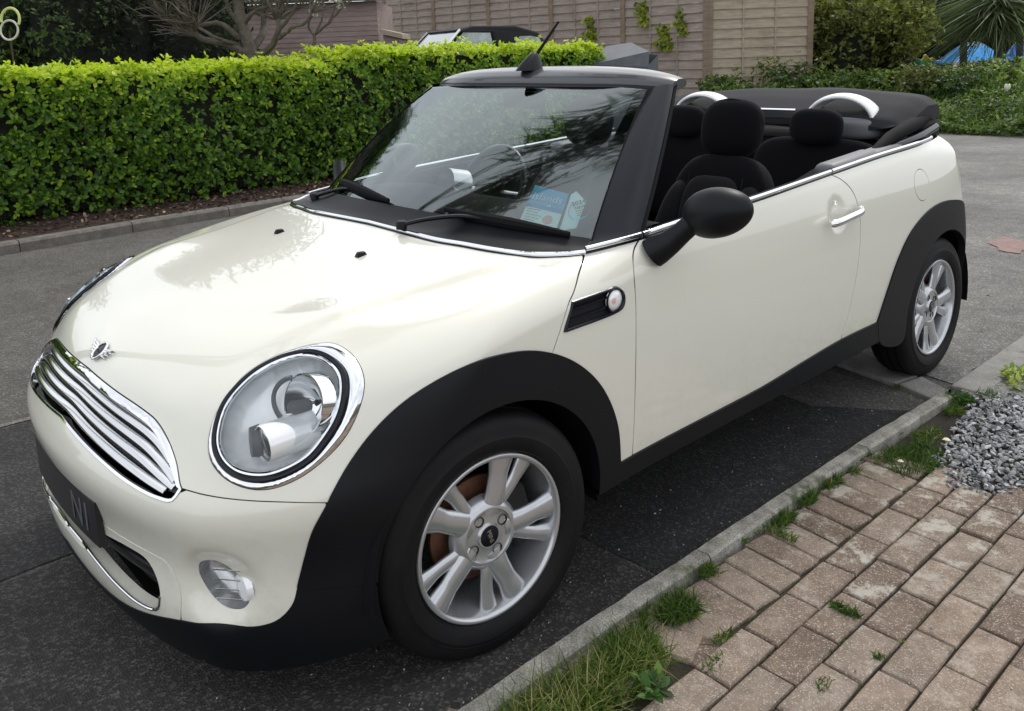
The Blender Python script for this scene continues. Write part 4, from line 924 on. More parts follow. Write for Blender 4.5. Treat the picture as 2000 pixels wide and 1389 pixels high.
for x in (-.60, .60):
    mb = MB(); mb.lathe([(.0, .030), (.012, .036), (.0, .042), (-.02, .042)], 30, 'y', (x, .775, .865)); fixnormals(mb.build('air_vent', M['chrome'], dsh))
# steering wheel
Rw = Matrix.Rotation(R(-24), 3, 'X'); Cw_ = Vector((-.37, 1.02, .885))
mb = MB(); mb.tube([Rw @ Vector((.182*math.cos(a), 0, .182*math.sin(a)))+Cw_ for a in np.linspace(0, 2*math.pi, 49)[:-1]], .0145, 12, closed=True)
sw = mb.build('steering_wheel', M['gloss'], car)
mb = MB(); mb.box((0, -.012, 0), (.15, .05, .13)); mb.V = [tuple(Rw @ Vector(v)+Cw_) for v in mb.V]; mb.build('steering_hub', M['soft'], sw, bevel=.03, seg=3)
for a in (0, 180, 270):
    p1 = Rw @ Vector((.05*math.cos(R(a)), 0, .05*math.sin(R(a))))+Cw_; p2 = Rw @ Vector((.175*math.cos(R(a)), 0, .175*math.sin(R(a))))+Cw_
    MB().tube([p1, p2], .016, 8, squash=.5).build('steering_spoke', M['silverplastic'], sw)
# ---------------------------------------------------------------- folded soft top
def stack(u, v):
    s = 2*u-1; k = abs(s)
    prof = [(2.44, 1.085), (2.47, 1.120), (2.60, 1.170), (2.74, 1.205), (2.86, 1.205), (2.90, 1.185), (2.91, 1.15), (2.88, 1.12), (2.80, 1.085), (2.65, 1.05), (2.50, 1.04), (2.44, 1.06), (2.44, 1.085)]
    a = v*(len(prof)-1); i = min(int(a), len(prof)-2); f = a-i; y = prof[i][0]*(1-f)+prof[i+1][0]*f; z = prof[i][1]*(1-f)+prof[i+1][1]*f
    y = 2.68+(y-2.68)*(1-.25*k**5); yy = y-.10*k**2.5
    zz = z-.030*k**2-.028*max(0, (k-.86)/.14)**2*(z > 1.10)+.010*max(0, (k-.9)/.1)*(z < 1.06)+.004*math.sin(9*s+3*v*6)*(1-k)
    zz = max(zz, 1.04+.05*k**6); return np.array([s*.685, yy-.03*k**4, zz])
mb = MB(); mb.grid(stack, 81, 60); n0 = len(mb.V)
for u in (0, 1): mb.add([stack(u, v) for v in np.linspace(0, 1, 60)[:-1]], [tuple(range(59))])
top_ = fixnormals(mb.build('folded_roof', M['canvas'], car, auto=60))
for s in (1, -1):
    MB().tube([(s*.69, 2.10, 1.0), (s*.69, 2.25, 1.045), (s*.685, 2.45, 1.075), (s*.66, 2.62, 1.095)], [.018, .030, .036, .03], 14, squash=.8).build('roof_fold', M['soft'], top_)
    MB().tube([(s*.70, 2.05, .985), (s*.725, 2.25, 1.012), (s*.72, 2.45, 1.03), (s*.69, 2.66, 1.05)], [.010, .018, .02, .02], 12).build('roof_linkage', M['gloss'], top_)
    MB().box((s*.66, 2.62, 1.035), (.07, .20, .09)).build('roof_mount', M['dark'], top_, bevel=.02)
mb = MB().grid(lambda u, v: np.array([(2*u-1)*(.70-.06*v*v), 2.40+.42*v-.10*abs(2*u-1)**3*v, 1.0]), 21, 5); mb.build('rear_deck', M['soft'], car)
# tail lamps, seen from behind only
for s in (1, -1):
    fixnormals(sup((s*.60, 2.86, .72), (.06, .05, .10), .6, .6).build('tail_lamp', mat('red_lens', (.35, .01, .01), rough=.15, coat=1), car))
# ---------------------------------------------------------------- setting materials
rng = np.random.default_rng(7)
def nodes_mat(name): 
    m = bpy.data.materials.new(name); m.use_nodes = True; return m, m.node_tree, m.node_tree.nodes['Principled BSDF']
def noise(nt, scale, detail=5, rough=.6, co='Object', w=None):
    tc = nt.nodes.get('TC') or nt.nodes.new('ShaderNodeTexCoord'); tc.name = 'TC'
    n = nt.nodes.new('ShaderNodeTexNoise'); n.inputs['Scale'].default_value = scale; n.inputs['Detail'].default_value = detail; n.inputs['Roughness'].default_value = rough
    nt.links.new(tc.outputs[co], n.inputs['Vector']); return n.outputs['Fac']
def ramp(nt, inp, stops):
    r = nt.nodes.new('ShaderNodeValToRGB'); el = r.color_ramp.elements
    while len(el) < len(stops): el.new(.5)
    for e, (p, c) in zip(el, stops): e.position = p; e.color = (*c, 1) if len(c) == 3 else c
    nt.links.new(inp, r.inputs[0]); return r.outputs[0]
def mixc(nt, a, b, f, mode='MIX'):
    m = nt.nodes.new('ShaderNodeMix'); m.data_type = 'RGBA'; m.blend_type = mode
    for s, v in ((0, f), (6, a), (7, b)):
        if hasattr(v, 'is_output'): nt.links.new(v, m.inputs[s])
        else: m.inputs[s].default_value = v if s == 0 else (*v, 1)
    return m.outputs[2]
def bump(nt, b, h, strength, dist, prev=None):
    n = nt.nodes.new('ShaderNodeBump'); n.inputs['Strength'].default_value = strength; n.inputs['Distance'].default_value = dist
    nt.links.new(h, n.inputs['Height'])
    if prev: nt.links.new(prev, n.inputs['Normal'])
    nt.links.new(n.outputs[0], b.inputs['Normal']); return n.outputs[0]
def asphalt(name, base, light, speck=.5, rough=.85):
    m, nt, b = nodes_mat(name)
    tc = nt.nodes.new('ShaderNodeTexCoord'); tc.name = 'TC'
    v = nt.nodes.new('ShaderNodeTexVoronoi'); v.inputs['Scale'].default_value = 150; nt.links.new(tc.outputs['Object'], v.inputs['Vector'])
    agg = ramp(nt, v.outputs['Color'], [(.25, base), (.62, tuple(c*1.25 for c in base)), (.80, light), (1, tuple(c*1.25 for c in light))])
    big = ramp(nt, noise(nt, .9, 6, .65), [(.3, (.62, .61, .60)), (.7, (1.32, 1.31, 1.28))])
    mid = ramp(nt, noise(nt, 9, 5, .7), [(.35, (.82, .82, .82)), (.7, (1.15, 1.15, 1.15))])
    c = mixc(nt, agg, big, 1.0, 'MULTIPLY'); c = mixc(nt, c, mid, 1.0, 'MULTIPLY')
    nt.links.new(c, b.inputs['Base Color']); b.inputs['Roughness'].default_value = rough; b.inputs['Specular IOR Level'].default_value = .35
    p = bump(nt, b, v.outputs['Distance'], .7, .0035); bump(nt, b, noise(nt, 30, 5, .7), .5, .006, p)
    return m
A_main = asphalt('asphalt_grey', (.070, .067, .062), (.15, .145, .135))
A_dark = asphalt('asphalt_dark', (.018, .0185, .019), (.05, .05, .05))
A_mid = asphalt('asphalt_worn_dark', (.030, .029, .028), (.085, .083, .080))
A_mix = asphalt('asphalt_patched', (.024, .0235, .024), (.070, .068, .066))
A_light = asphalt('asphalt_pale', (.125, .122, .116), (.25, .245, .235))
def conc(name, c0, c1, moss=(.05, .06, .02), mo=.62):
    m, nt, b = nodes_mat(name)
    c = ramp(nt, noise(nt, 14, 7, .7), [(.3, c0), (.7, c1)])
    mk_ = ramp(nt, noise(nt, 5, 6, .7), [(mo, (0, 0, 0)), (mo+.12, (1, 1, 1))]); c = mixc(nt, c, moss, mk_)
    sp = ramp(nt, noise(nt, 240, 3, .6), [(.38, (.65, .65, .65)), (.62, (1.25, 1.25, 1.25))]); c = mixc(nt, c, sp, 1.0, 'MULTIPLY')
    nt.links.new(c, b.inputs['Base Color']); b.inputs['Roughness'].default_value = .9; bump(nt, b, noise(nt, 110, 5, .7), .6, .004); return m
M['kerb'] = conc('concrete_kerb', (.15, .14, .12), (.42, .40, .35), (.07, .085, .035), .53)
M['slab'] = conc('concrete_slab', (.17, .165, .15), (.27, .26, .24))
M['farkerb'] = conc('far_kerb_concrete', (.10, .09, .08), (.20, .18, .155))
def poly(name, pts, z, m, kind='structure', jag=0, seed=1, sub=.12):
    r = np.random.default_rng(seed); P = []
    n = len(pts)
    for i in range(n):
        a = np.array(pts[i], float); b = np.array(pts[(i+1) % n], float); k = max(1, int(np.linalg.norm(b-a)/sub)) if jag else 1
        for j in range(k): P.append(a+(b-a)*j/k+(r.normal(0, jag, 2) if jag and j else 0))
    o = mk(name, [(p[0], p[1], z) for p in P], [tuple(range(len(P)))], m, None, False)
    if kind: o['kind'] = kind
    return o
ground = poly('ground', [(-80, -60), (60, -60), (60, 120), (-80, 120)], -.06, conc('soil', (.05, .045, .03), (.09, .08, .05)))
road = poly('road', [(-5.55, -40), (.93, -40), (.93, 12.6), (-12, 12.6), (-12, 8.6), (-5.55, 8.6)], 0, A_main)
poly('road_patch', [(-5.4, 3.4), (.92, 2.42), (1.02, 12.55), (-11.9, 12.55), (-11.9, 8.7), (-5.5, 8.7)], .004, A_light, jag=.01)
poly('road_patch', [(.925, .505), (.925, 2.05), (.62, 1.82), (-.38, 1.95), (-.40, .50)], .004, A_dark, jag=.006, seed=3)
poly('road_patch', [(.925, -6), (.925, .492), (-.40, .487), (-.385, -.5), (-.41, -6)], .004, A_mid, jag=.005, seed=4)
poly('road_patch', [(-.425, -6), (-.40, -.5), (-.42, 2.3), (-1.58, 2.6), (-1.585, -.5), (-1.57, -6)], .004, A_mix, jag=.005, seed=5)
poly('road_patch', [(-1.60, -6), (-1.60, 2.6), (-1.64, 2.6), (-1.645, -.4), (-1.64, -6)], .004, A_light, jag=.006, seed=6)
# concrete channel slabs by the rear wheel
for i, q in enumerate(([(.46, 2.30), (.755, 2.235), (.79, 2.385), (.49, 2.46)], [(.775, 2.235), (.935, 2.175), (.945, 2.31), (.805, 2.385)], [(-.3, 2.42), (.45, 2.31), (.48, 2.46), (-.3, 2.58)])):
    mb = MB(); zt = .018
    mb.add([(x, y, zt) for x, y in q]+[(x, y, -.02) for x, y in q], [(0, 1, 2, 3), (0, 4, 5, 1), (1, 5, 6, 2), (2, 6, 7, 3), (3, 7, 4, 0)])
    o = fixnormals(mb.build('concrete_slab', M['slab'], None, smooth=False, bevel=.005)); tag(o, kind='structure')
# near kerb: short concrete edging stones
y0 = -1.2; kx = lambda y: np.interp(y, [-1.2, .2, .9, 1.6, 2.3], [.955, .938, .945, .952, .980])
ks = [-1.2, -.28, .63, 1.545, 2.20]
for a, b in zip(ks[:-1], ks[1:]):
    mb = MB(); n = 14; V = []
    for i in range(n+1):
        y = a+.003+(b-a-.006)*i/n; x = kx(y); j = rng.normal(0, .0012, 4)
        V += [(x-.029+j[0], y, -.05), (x-.027+j[1], y, .034+j[2]), (x-.019, y, .044+j[3]), (x+.019, y, .044+j[2]), (x+.027+j[0], y, .036), (x+.030, y, -.08)]
    F = [(i*6+k, i*6+k+1, (i+1)*6+k+1, (i+1)*6+k) for i in range(n) for k in range(5)]+[tuple(range(6))[::-1], tuple(n*6+k for k in range(6))]
    o = fixnormals(mk('kerb', V, F, M['kerb'], None, False)); tag(o, kind='structure')
# kerb stones of the side footway beyond
mb = MB(); mb.box((1.0, 5.4, -.02), (.13, 6.1, .09)); o = mb.build('kerb', M['slab'], None, smooth=False, bevel=.01); tag(o, kind='structure')
poly('footway', [(.98, 2.34), (1.02, 2.30), (3.2, 2.6), (3.2, 12), (1.06, 12), (1.065, 2.7)], .018, A_light)
# ---------------------------------------------------------------- brick paving
def brick_mat():
    m, nt, b = nodes_mat('paving_brick')
    at = nt.nodes.new('ShaderNodeAttribute'); at.attribute_name = 'tone'
    c = ramp(nt, at.outputs['Fac'], [(0, (.150, .110, .088)), (.35, (.20, .152, .122)), (.7, (.24, .195, .16)), (1, (.27, .21, .17))])
    mot = ramp(nt, noise(nt, 22, 6, .7), [(.3, (.70, .68, .66)), (.7, (1.25, 1.24, 1.2))]); c = mixc(nt, c, mot, 1.0, 'MULTIPLY')
    v = nt.nodes.new('ShaderNodeTexVoronoi'); v.inputs['Scale'].default_value = 330; nt.links.new(nt.nodes['TC'].outputs['Object'], v.inputs['Vector'])
    sp = ramp(nt, v.outputs['Color'], [(.70, (0, 0, 0)), (.80, (.5, .5, .5)), (1, (.9, .9, .9))]); c = mixc(nt, c, (.46, .41, .34), sp)
    lich = ramp(nt, noise(nt, 11, 8, .75), [(.53, (0, 0, 0)), (.60, (.85, .85, .85))]); 
    g = nt.nodes.new('ShaderNodeAttribute'); g.attribute_name = 'lichen'; lm = nt.nodes.new('ShaderNodeMath'); lm.operation = 'MULTIPLY'; nt.links.new(lich, lm.inputs[0]); nt.links.new(g.outputs['Fac'], lm.inputs[1])
    c = mixc(nt, c, (.44, .42, .37), lm.outputs[0])
    drt = ramp(nt, noise(nt, 3.2, 6, .7), [(.5, (1, 1, 1)), (.75, (.66, .64, .58))]); c = mixc(nt, c, drt, 1.0, 'MULTIPLY')
    nt.links.new(c, b.inputs['Base Color']); b.inputs['Roughness'].default_value = .88; b.inputs['Specular IOR Level'].default_value = .3
    p = bump(nt, b, v.outputs['Distance'], .6, .003); bump(nt, b, noise(nt, 60, 6, .7), .7, .004, p); return m
PV = {'V': [], 'F': [], 't': [], 'l': []}
def in_paving(x, y):
    # gravel bites into the far side
    e = np.interp(x, [.95, 1.20, 1.26, 1.36, 1.44, 1.8, 3], [1.62, 1.62, 1.56, 1.60, 1.70, 1.86, 2.1]); return y < e
def brick(cx, cy, lx, ly, rot=0, z=None):
    zt = (.018 if z is None else z)+rng.normal(0, .0016); rot += rng.normal(0, .010); cx += rng.normal(0, .0012); cy += rng.normal(0, .0012)
    hx, hy = lx/2-.0032, ly/2-.0032; tx, ty = rng.normal(0, .010, 2)
    o = len(PV['V']); c_, s_ = math.cos(rot), math.sin(rot); nx, ny = 6, 6
    ring = []
    def P(u, v, z): x, y = u, v; return (cx+c_*x-s_*y, cy+s_*x+c_*y, z+tx*x+ty*y)
    def loop(i, z, jit=0):
        out = []
        pts = [(-hx, -hy), (0, -hy), (hx, -hy), (hx, 0), (hx, hy), (0, hy), (-hx, hy), (-hx, 0)]
        for (x, y) in pts:
            cr = 1 if x and y else 0
            q = (x-math.copysign(i+cr*i*.35, x) if x else 0, y-math.copysign(i+cr*i*.35, y) if y else 0); out.append(P(q[0]+rng.normal(0, jit), q[1]+rng.normal(0, jit), z))
        return out
    L = [loop(0, -.03), loop(0, zt-.006, .0007), loop(.0018, zt-.0018, .0007), loop(.005, zt, .0005)]
    for l in L: PV['V'] += l
    n = 8
    for k in range(3):
        for i in range(n): PV['F'].append((o+k*n+i, o+k*n+(i+1) % n, o+(k+1)*n+(i+1) % n, o+(k+1)*n+i))
    PV['F'].append(tuple(o+3*n+i for i in range(n)))
    t = rng.random(); li = np.clip((cy-.35)/.9+rng.normal(0, .25), 0, 1)*np.clip(1.45-(cx-1)*1.3, .05, 1)
    PV['t'] += [t]*32; PV['l'] += [li]*32
# soldier course along the kerb, at right angles to it
y = .455
while y < 1.60:
    w = .1045; brick(1.075, y+w/2, .186, w, rot=-.10); y += w
# the turned bricks at the near end of the course
for k in range(7):
    ang = R(38); yy = .385-.103*k; brick(1.060-.012*k, yy+.012, .215, .104, rot=R(20))
brick(1.152, .332, .070, .115, rot=R(12), z=.012)
# field: stretchers running along y, half bond
for c_i in range(24):
    cx = 1.2225+.0985*c_i; off = (-.02, .078)[c_i % 2]+.012*((c_i*7) % 3)
    for r_i in range(-8, 13):
        cy = off+.1965*r_i
        if cx < 1.27 and cy < .2: pass
        xe = 1.172+np.interp(cy, [-.6, .1, .45], [-.03, -.01, 0])
        if cx-.049 < xe-.02 and cy < .42: continue
        if not in_paving(cx, cy+.02*rng.normal()): continue
        if cy < -1.4: continue
        brick(cx, cy, .0985, .1965, rot=-.085*0)
me = bpy.data.meshes.new('brick_paving'); me.from_pydata(PV['V'], [], PV['F']); me.materials.append(brick_mat())
a = me.attributes.new('tone', 'FLOAT', 'POINT'); a.data.foreach_set('value', PV['t']); a = me.attributes.new('lichen', 'FLOAT', 'POINT'); a.data.foreach_set('value', PV['l'])
pav = link(bpy.data.objects.new('paving', me)); tag(pav, kind='structure'); fixnormals(pav)
def joint_mat():
    m, nt, b = nodes_mat('joint_soil'); c = ramp(nt, noise(nt, 8, 7, .7), [(.35, (.020, .016, .011)), (.55, (.042, .035, .02)), (.72, (.05, .062, .015))]); nt.links.new(c, b.inputs['Base Color']); b.inputs['Roughness'].default_value = .95; bump(nt, b, noise(nt, 150, 5, .7), 1, .01); return m
poly('bedding', [(.955, -6), (6, -6), (6, 2.6), (1.2, 2.5), (1.0, 2.3)], .006, joint_mat())
# ---------------------------------------------------------------- fast builders for leaves, blades, stones
def raw_mesh(name, V, F, mats, tone=None, midx=None, smooth=False):
    me = bpy.data.meshes.new(name); V = np.asarray(V, np.float32); F = np.asarray(F, np.int32); k = F.shape[1]
    me.vertices.add(len(V)); me.vertices.foreach_set('co', V.ravel()); me.loops.add(F.size); me.loops.foreach_set('vertex_index', F.ravel())
    me.polygons.add(len(F)); me.polygons.foreach_set('loop_start', np.arange(0, F.size, k)); me.polygons.foreach_set('loop_total', np.full(len(F), k))
    for m in mats if isinstance(mats, (list, tuple)) else [mats]: me.materials.append(m)
    if midx is not None: me.polygons.foreach_set('material_index', np.asarray(midx, np.int32))
    if tone is not None: a = me.attributes.new('tone', 'FLOAT', 'POINT'); a.data.foreach_set('value', np.asarray(tone, np.float32))
    me.polygons.foreach_set('use_smooth', np.full(len(F), smooth)); me.update(calc_edges=True); me.validate(); return me
def leaf_geo(P, D, U, L, W, curl=.18):
    """folded leaves: P base points, D direction, U leaf normal, L length, W width"""
    n = len(P); D = D/np.linalg.norm(D, axis=1, keepdims=True); U = U-D*(U*D).sum(1, keepdims=True); U /= np.linalg.norm(U, axis=1, keepdims=True)+1e-9; S = np.cross(D, U)
    L = L[:, None]; W = W[:, None]
    a = P; b = P+D*L*.5+U*L*curl*.25; c = P+D*L-U*L*curl*.35
    l1 = P+D*L*.30+S*W*.42+U*W*.10; l2 = P+D*L*.68+S*W*.46+U*W*.06; r1 = P+D*L*.30-S*W*.42+U*W*.10; r2 = P+D*L*.68-S*W*.46+U*W*.06
    V = np.stack([a, b, c, l1, l2, r1, r2], 1).reshape(-1, 3)
    base = np.array([[0, 1, 4, 3], [1, 2, 4, 4], [0, 5, 6, 1], [1, 6, 2, 2]])
    F = np.array([[0, 1, 3], [1, 4, 3], [1, 2, 4], [0, 5, 1], [5, 6, 1], [1, 6, 2]])
    F = (F[None]+np.arange(n)[:, None, None]*7).reshape(-1, 3); return V, F
def leaf_mat(name, stops, trans=.35, rough=.38, spec=.4):
    m, nt, b = nodes_mat(name); at = nt.nodes.new('ShaderNodeAttribute'); at.attribute_name = 'tone'
    c = ramp(nt, at.outputs['Fac'], stops); nt.links.new(c, b.inputs['Base Color']); b.inputs['Roughness'].default_value = rough; b.inputs['Specular IOR Level'].default_value = spec
    tr = nt.nodes.new('ShaderNodeBsdfTranslucent'); mx = nt.nodes.new('ShaderNodeMixShader'); mx.inputs[0].default_value = trans
    br = mixc(nt, c, (1.3, 1.5, .5), 1.0, 'MULTIPLY'); nt.links.new(br, tr.inputs[0])
    out = nt.nodes['Material Output']; nt.links.new(b.outputs[0], mx.inputs[1]); nt.links.new(tr.outputs[0], mx.inputs[2]); nt.links.new(mx.outputs[0], out.inputs[0]); return m
def rosettes(C, N, k, L, spread=1.0, r=rng):
    """k leaves around every centre C with outward direction N"""
    n = len(C); C = np.repeat(C, k, 0); N = np.repeat(N, k, 0); N = N/np.linalg.norm(N, axis=1, keepdims=True)
    t = r.normal(size=(n*k, 3)); t -= N*(t*N).sum(1, keepdims=True); t /= np.linalg.norm(t, axis=1, keepdims=True)
    D = N*r.uniform(.15, 1.1, (n*k, 1))+t*spread; U = N*1.0-t*.4+r.normal(0, .25, (n*k, 3))
    ll = L*r.uniform(.5, 1.35, n*k); return C+r.normal(0, L*.10, (n*k, 3)), D, U, ll
# ---------------------------------------------------------------- hedge
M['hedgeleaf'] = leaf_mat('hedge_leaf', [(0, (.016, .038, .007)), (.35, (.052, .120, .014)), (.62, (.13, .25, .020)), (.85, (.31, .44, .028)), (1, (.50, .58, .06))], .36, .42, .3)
M['twig'] = mat('twig_bark', (.055, .040, .028), rough=.9, bump=(60, .6, .004))
HX0, HX1 = -6.30, -7.35
def hedge_top(y): return np.interp(y, [-6, 3.75, 3.95, 8.3], [1.40, 1.385, 1.50, 1.47])
def bumpy(y, z, s=0): return .045*np.sin(y*3.1+z*2.3+s)+.035*np.sin(y*7.7-z*5.1+s*2)+.02*np.sin(y*15+z*13)
C = []; N = []
n1 = 10500
y = rng.uniform(-5.0, 8.25, n1); z = rng.uniform(.10, 1, n1); z = .10+(hedge_top(y)-.10)*z**.95
x = HX0+.06+bumpy(y, z)-.05*(z/1.4)**2-rng.exponential(.045, n1)+.035; dens = np.sin(y*2.3+1)*np.sin(z*4+y)*.5+.5-.9*np.exp(-((y-2.35)/.35)**2-((z-.95)/.30)**2)-.7*np.exp(-((y+.3)/.25)**2-((z-.8)/.2)**2)
kp = (rng.random(n1) < .55+.45*dens); z = np.where(rng.random(n1) < .10, rng.uniform(.04, .35, n1), z); C.append(np.stack([x, y, z], 1)[kp]); N.append(np.tile([1, 0, .35], (n1, 1))[kp]+rng.normal(0, .35, (kp.sum(), 3)))
n2 = 6200; y = rng.uniform(-5.0, 8.25, n2); x = rng.uniform(HX1, HX0+.07, n2); z = hedge_top(y)+.035*np.sin(y*5+x*7)+.02*np.sin(y*13)+rng.exponential(.018, n2)-.02
z += np.where(rng.random(n2) < .012, rng.uniform(.03, .10, n2), 0)
C.append(np.stack([x, y, z], 1)); N.append(np.tile([0, 0, 1.], (n2, 1))+rng.normal(0, .35, (n2, 3)))
n3 = 800; z = rng.uniform(.1, 1.47, n3); x = rng.uniform(HX1, HX0, n3); C.append(np.stack([x, 8.22+bumpy(x, z)*.8, z], 1)); N.append(np.tile([.1, 1, .2], (n3, 1))+rng.normal(0, .3, (n3, 3)))
C = np.vstack(C); N = np.vstack(N)
P, D, U, L = rosettes(C, N, 6, .058)
V, F = leaf_geo(P, D, U, L, L*.52)
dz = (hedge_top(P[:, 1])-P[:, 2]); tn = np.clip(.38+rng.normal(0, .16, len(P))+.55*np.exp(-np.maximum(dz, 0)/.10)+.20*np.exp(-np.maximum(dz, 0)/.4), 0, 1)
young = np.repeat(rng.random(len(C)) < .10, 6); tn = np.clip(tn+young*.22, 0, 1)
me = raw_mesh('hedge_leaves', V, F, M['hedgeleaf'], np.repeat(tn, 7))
hedge = empty('hedge', (-6.8, 2, 0)); tag(hedge, 'clipped green hedge with yellow-green young top behind the car', 'hedge')
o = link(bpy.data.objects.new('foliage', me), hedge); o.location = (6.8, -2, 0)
mb = MB()
ys = np.linspace(-5, 8.15, 60)
V = []; 
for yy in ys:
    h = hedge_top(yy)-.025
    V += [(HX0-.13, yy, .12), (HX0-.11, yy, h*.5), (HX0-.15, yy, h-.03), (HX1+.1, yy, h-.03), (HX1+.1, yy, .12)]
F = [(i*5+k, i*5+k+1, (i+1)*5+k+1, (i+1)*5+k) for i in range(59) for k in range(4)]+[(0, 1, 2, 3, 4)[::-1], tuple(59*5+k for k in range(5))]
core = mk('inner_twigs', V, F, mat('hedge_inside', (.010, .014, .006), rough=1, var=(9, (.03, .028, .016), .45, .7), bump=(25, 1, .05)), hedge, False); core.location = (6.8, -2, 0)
mb = MB()
for k in range(26):
    yy = rng.uniform(-3, 8.1); p = [(HX0-.20, yy, 0), (HX0-.12, yy+rng.normal(0, .08), .35), (HX0-.07+rng.normal(0, .03), yy+rng.normal(0, .16), .85), (HX0-.03, yy+rng.normal(0, .22), 1.25)]
    mb.tube(catmull(p, .1), .009, 5)
o = mb.build('hedge_stems', M['twig'], hedge); o.location = (6.8, -2, 0); o['kind'] = 'stuff'
# ---------------------------------------------------------------- bark bed and far kerb
def bark_mat():
    m, nt, b = nodes_mat('bark_mulch'); c = ramp(nt, noise(nt, 30, 6, .75), [(.3, (.022, .013, .010)), (.6, (.065, .038, .028)), (.8, (.13, .085, .055))]); nt.links.new(c, b.inputs['Base Color']); b.inputs['Roughness'].default_value = .95; bump(nt, b, noise(nt, 45, 6, .8), 1, .03); return m
fk = catmull([(-5.25, -6, 0), (-5.28, -1.5, 0), (-5.36, .2, 0), (-5.46, 1.4, 0), (-5.50, 2.6, 0), (-5.50, 5, 0), (-5.6, 7.6, 0), (-5.95, 8.5, 0), (-6.8, 9.0, 0), (-8.5, 9.1, 0)], .05)
bed = [(p[0]-.05, p[1]) for p in fk]+[(-8.5, -6)]
poly('planting_bed', bed, .085, bark_mat())
i0 = 0; seg = 18
tt = np.gradient(fk, axis=0); tt /= np.linalg.norm(tt, axis=1, keepdims=True); nn = np.stack([-tt[:, 1], tt[:, 0], 0*tt[:, 0]], 1)
while i0 < len(fk)-3:
    i1 = min(i0+seg, len(fk)-1); V = []
    for i in range(i0, i1+1):
        e = .004*(1 if i == i0 else -1 if i == i1 else 0); p = fk[i]+tt[i]*e
        for w, z in ((-.0, -.03), (-.004, .070), (.014, .090), (.095, .092), (.105, .085), (.105, 0)): V.append(p+nn[i]*w+[0, 0, z])
    k = i1-i0+1; F = [(i*6+j, i*6+j+1, (i+1)*6+j+1, (i+1)*6+j) for i in range(k-1) for j in range(5)]+[tuple(range(6)), tuple((k-1)*6+j for j in range(6))]
    o = fixnormals(mk('kerb', V, F, M['farkerb'], None, True, auto=30)); tag(o, kind='structure'); i0 = i1
# chips and fallen leaves on the bed
n = 5200; x = rng.uniform(-6.35, -5.55, n); y = rng.uniform(-3, 8.2, n); P = np.stack([x, y, .088+rng.random(n)*.02], 1)
D = rng.normal(size=(n, 3)); D[:, 2] *= .35; U = np.tile([0, 0, 1.], (n, 1))+rng.normal(0, .5, (n, 3)); L = rng.uniform(.02, .055, n)
V, F = leaf_geo(P, D, U, L, L*.5, .1)
me = raw_mesh('bark_chips', V, F, leaf_mat('bark_chip', [(0, (.018, .010, .008)), (.6, (.07, .04, .03)), (.86, (.16, .10, .07)), (1, (.36, .28, .18))], 0, .9, .2), np.repeat(rng.random(n)**1.3, 7))
tag(link(bpy.data.objects.new('bark_chips', me)), kind='stuff')
# ---------------------------------------------------------------- gravel
def stones(name, P, size, m, r=rng):
    base = np.array([(0, 0, 1), (.89, 0, .45), (.28, .85, .45), (-.72, .53, .45), (-.72, -.53, .45), (.28, -.85, .45), (.72, .53, -.45), (-.28, .85, -.45), (-.89, 0, -.45), (-.28, -.85, -.45), (.72, -.53, -.45), (0, 0, -1)])
    f = np.array([(0, 1, 2), (0, 2, 3), (0, 3, 4), (0, 4, 5), (0, 5, 1), (1, 6, 2), (2, 7, 3), (3, 8, 4), (4, 9, 5), (5, 10, 1), (6, 7, 2), (7, 8, 3), (8, 9, 4), (9, 10, 5), (10, 6, 1), (11, 7, 6), (11, 8, 7), (11, 9, 8), (11, 10, 9), (11, 6, 10)])
    n = len(P); S = size[:, None, None]*np.stack([r.uniform(.7, 1.5, n), r.uniform(.55, 1.0, n), r.uniform(.22, .45, n)], 1)[:, None]
    V = base[None]*(1+r.normal(0, .13, (n, 12, 1)))*S
    q = r.normal(size=(n, 4)); q[:, 1:3] *= .35; q /= np.linalg.norm(q, axis=1, keepdims=True); w, x, y, z = q.T
    Rm = np.stack([1-2*(y*y+z*z), 2*(x*y-z*w), 2*(x*z+y*w), 2*(x*y+z*w), 1-2*(x*x+z*z), 2*(y*z-x*w), 2*(x*z-y*w), 2*(y*z+x*w), 1-2*(x*x+y*y)], 1).reshape(n, 3, 3)
    V = np.einsum('nij,nkj->nki', Rm, V)+P[:, None]; F = (f[None]+np.arange(n)[:, None, None]*12).reshape(-1, 3)
    return raw_mesh(name, V.reshape(-1, 3), F, m, np.repeat(r.random(n), 12))
sm_ = leaf_mat('gravel_stone', [(0, (.11, .114, .12)), (.5, (.25, .255, .26)), (.85, (.40, .405, .41)), (1, (.55, .55, .54))], 0, .8, .3)
n = 21000; x = rng.uniform(1.0, 3.0, n); y = rng.uniform(1.40, 2.9, n)
e = np.interp(x, [.95, 1.20, 1.26, 1.36, 1.44, 1.8, 3], [1.62, 1.62, 1.53, 1.56, 1.66, 1.84, 2.1])+rng.normal(0, .02, n)
kp = (y > e) & (x > 1.0+np.interp(y, [1.5, 1.9, 2.3], [.16, .10, .03])+rng.exponential(.02, n)) & (y < 2.42+.1*(x-1)) & ((x < 2.2) | (rng.random(n) < .5))
P = np.stack([x, y, .012+rng.random(n)*.014], 1)[kp]
tag(link(bpy.data.objects.new('gravel', stones('gravel', P, rng.uniform(.0055, .0125, len(P)), sm_))), kind='stuff')
P = np.stack([rng.uniform(.99, 1.9, 160), rng.uniform(-.5, 1.6, 160), np.full(160, .022)], 1)
tag(link(bpy.data.objects.new('grit', stones('grit', P, rng.uniform(.0012, .004, len(P)), sm_))), kind='stuff')
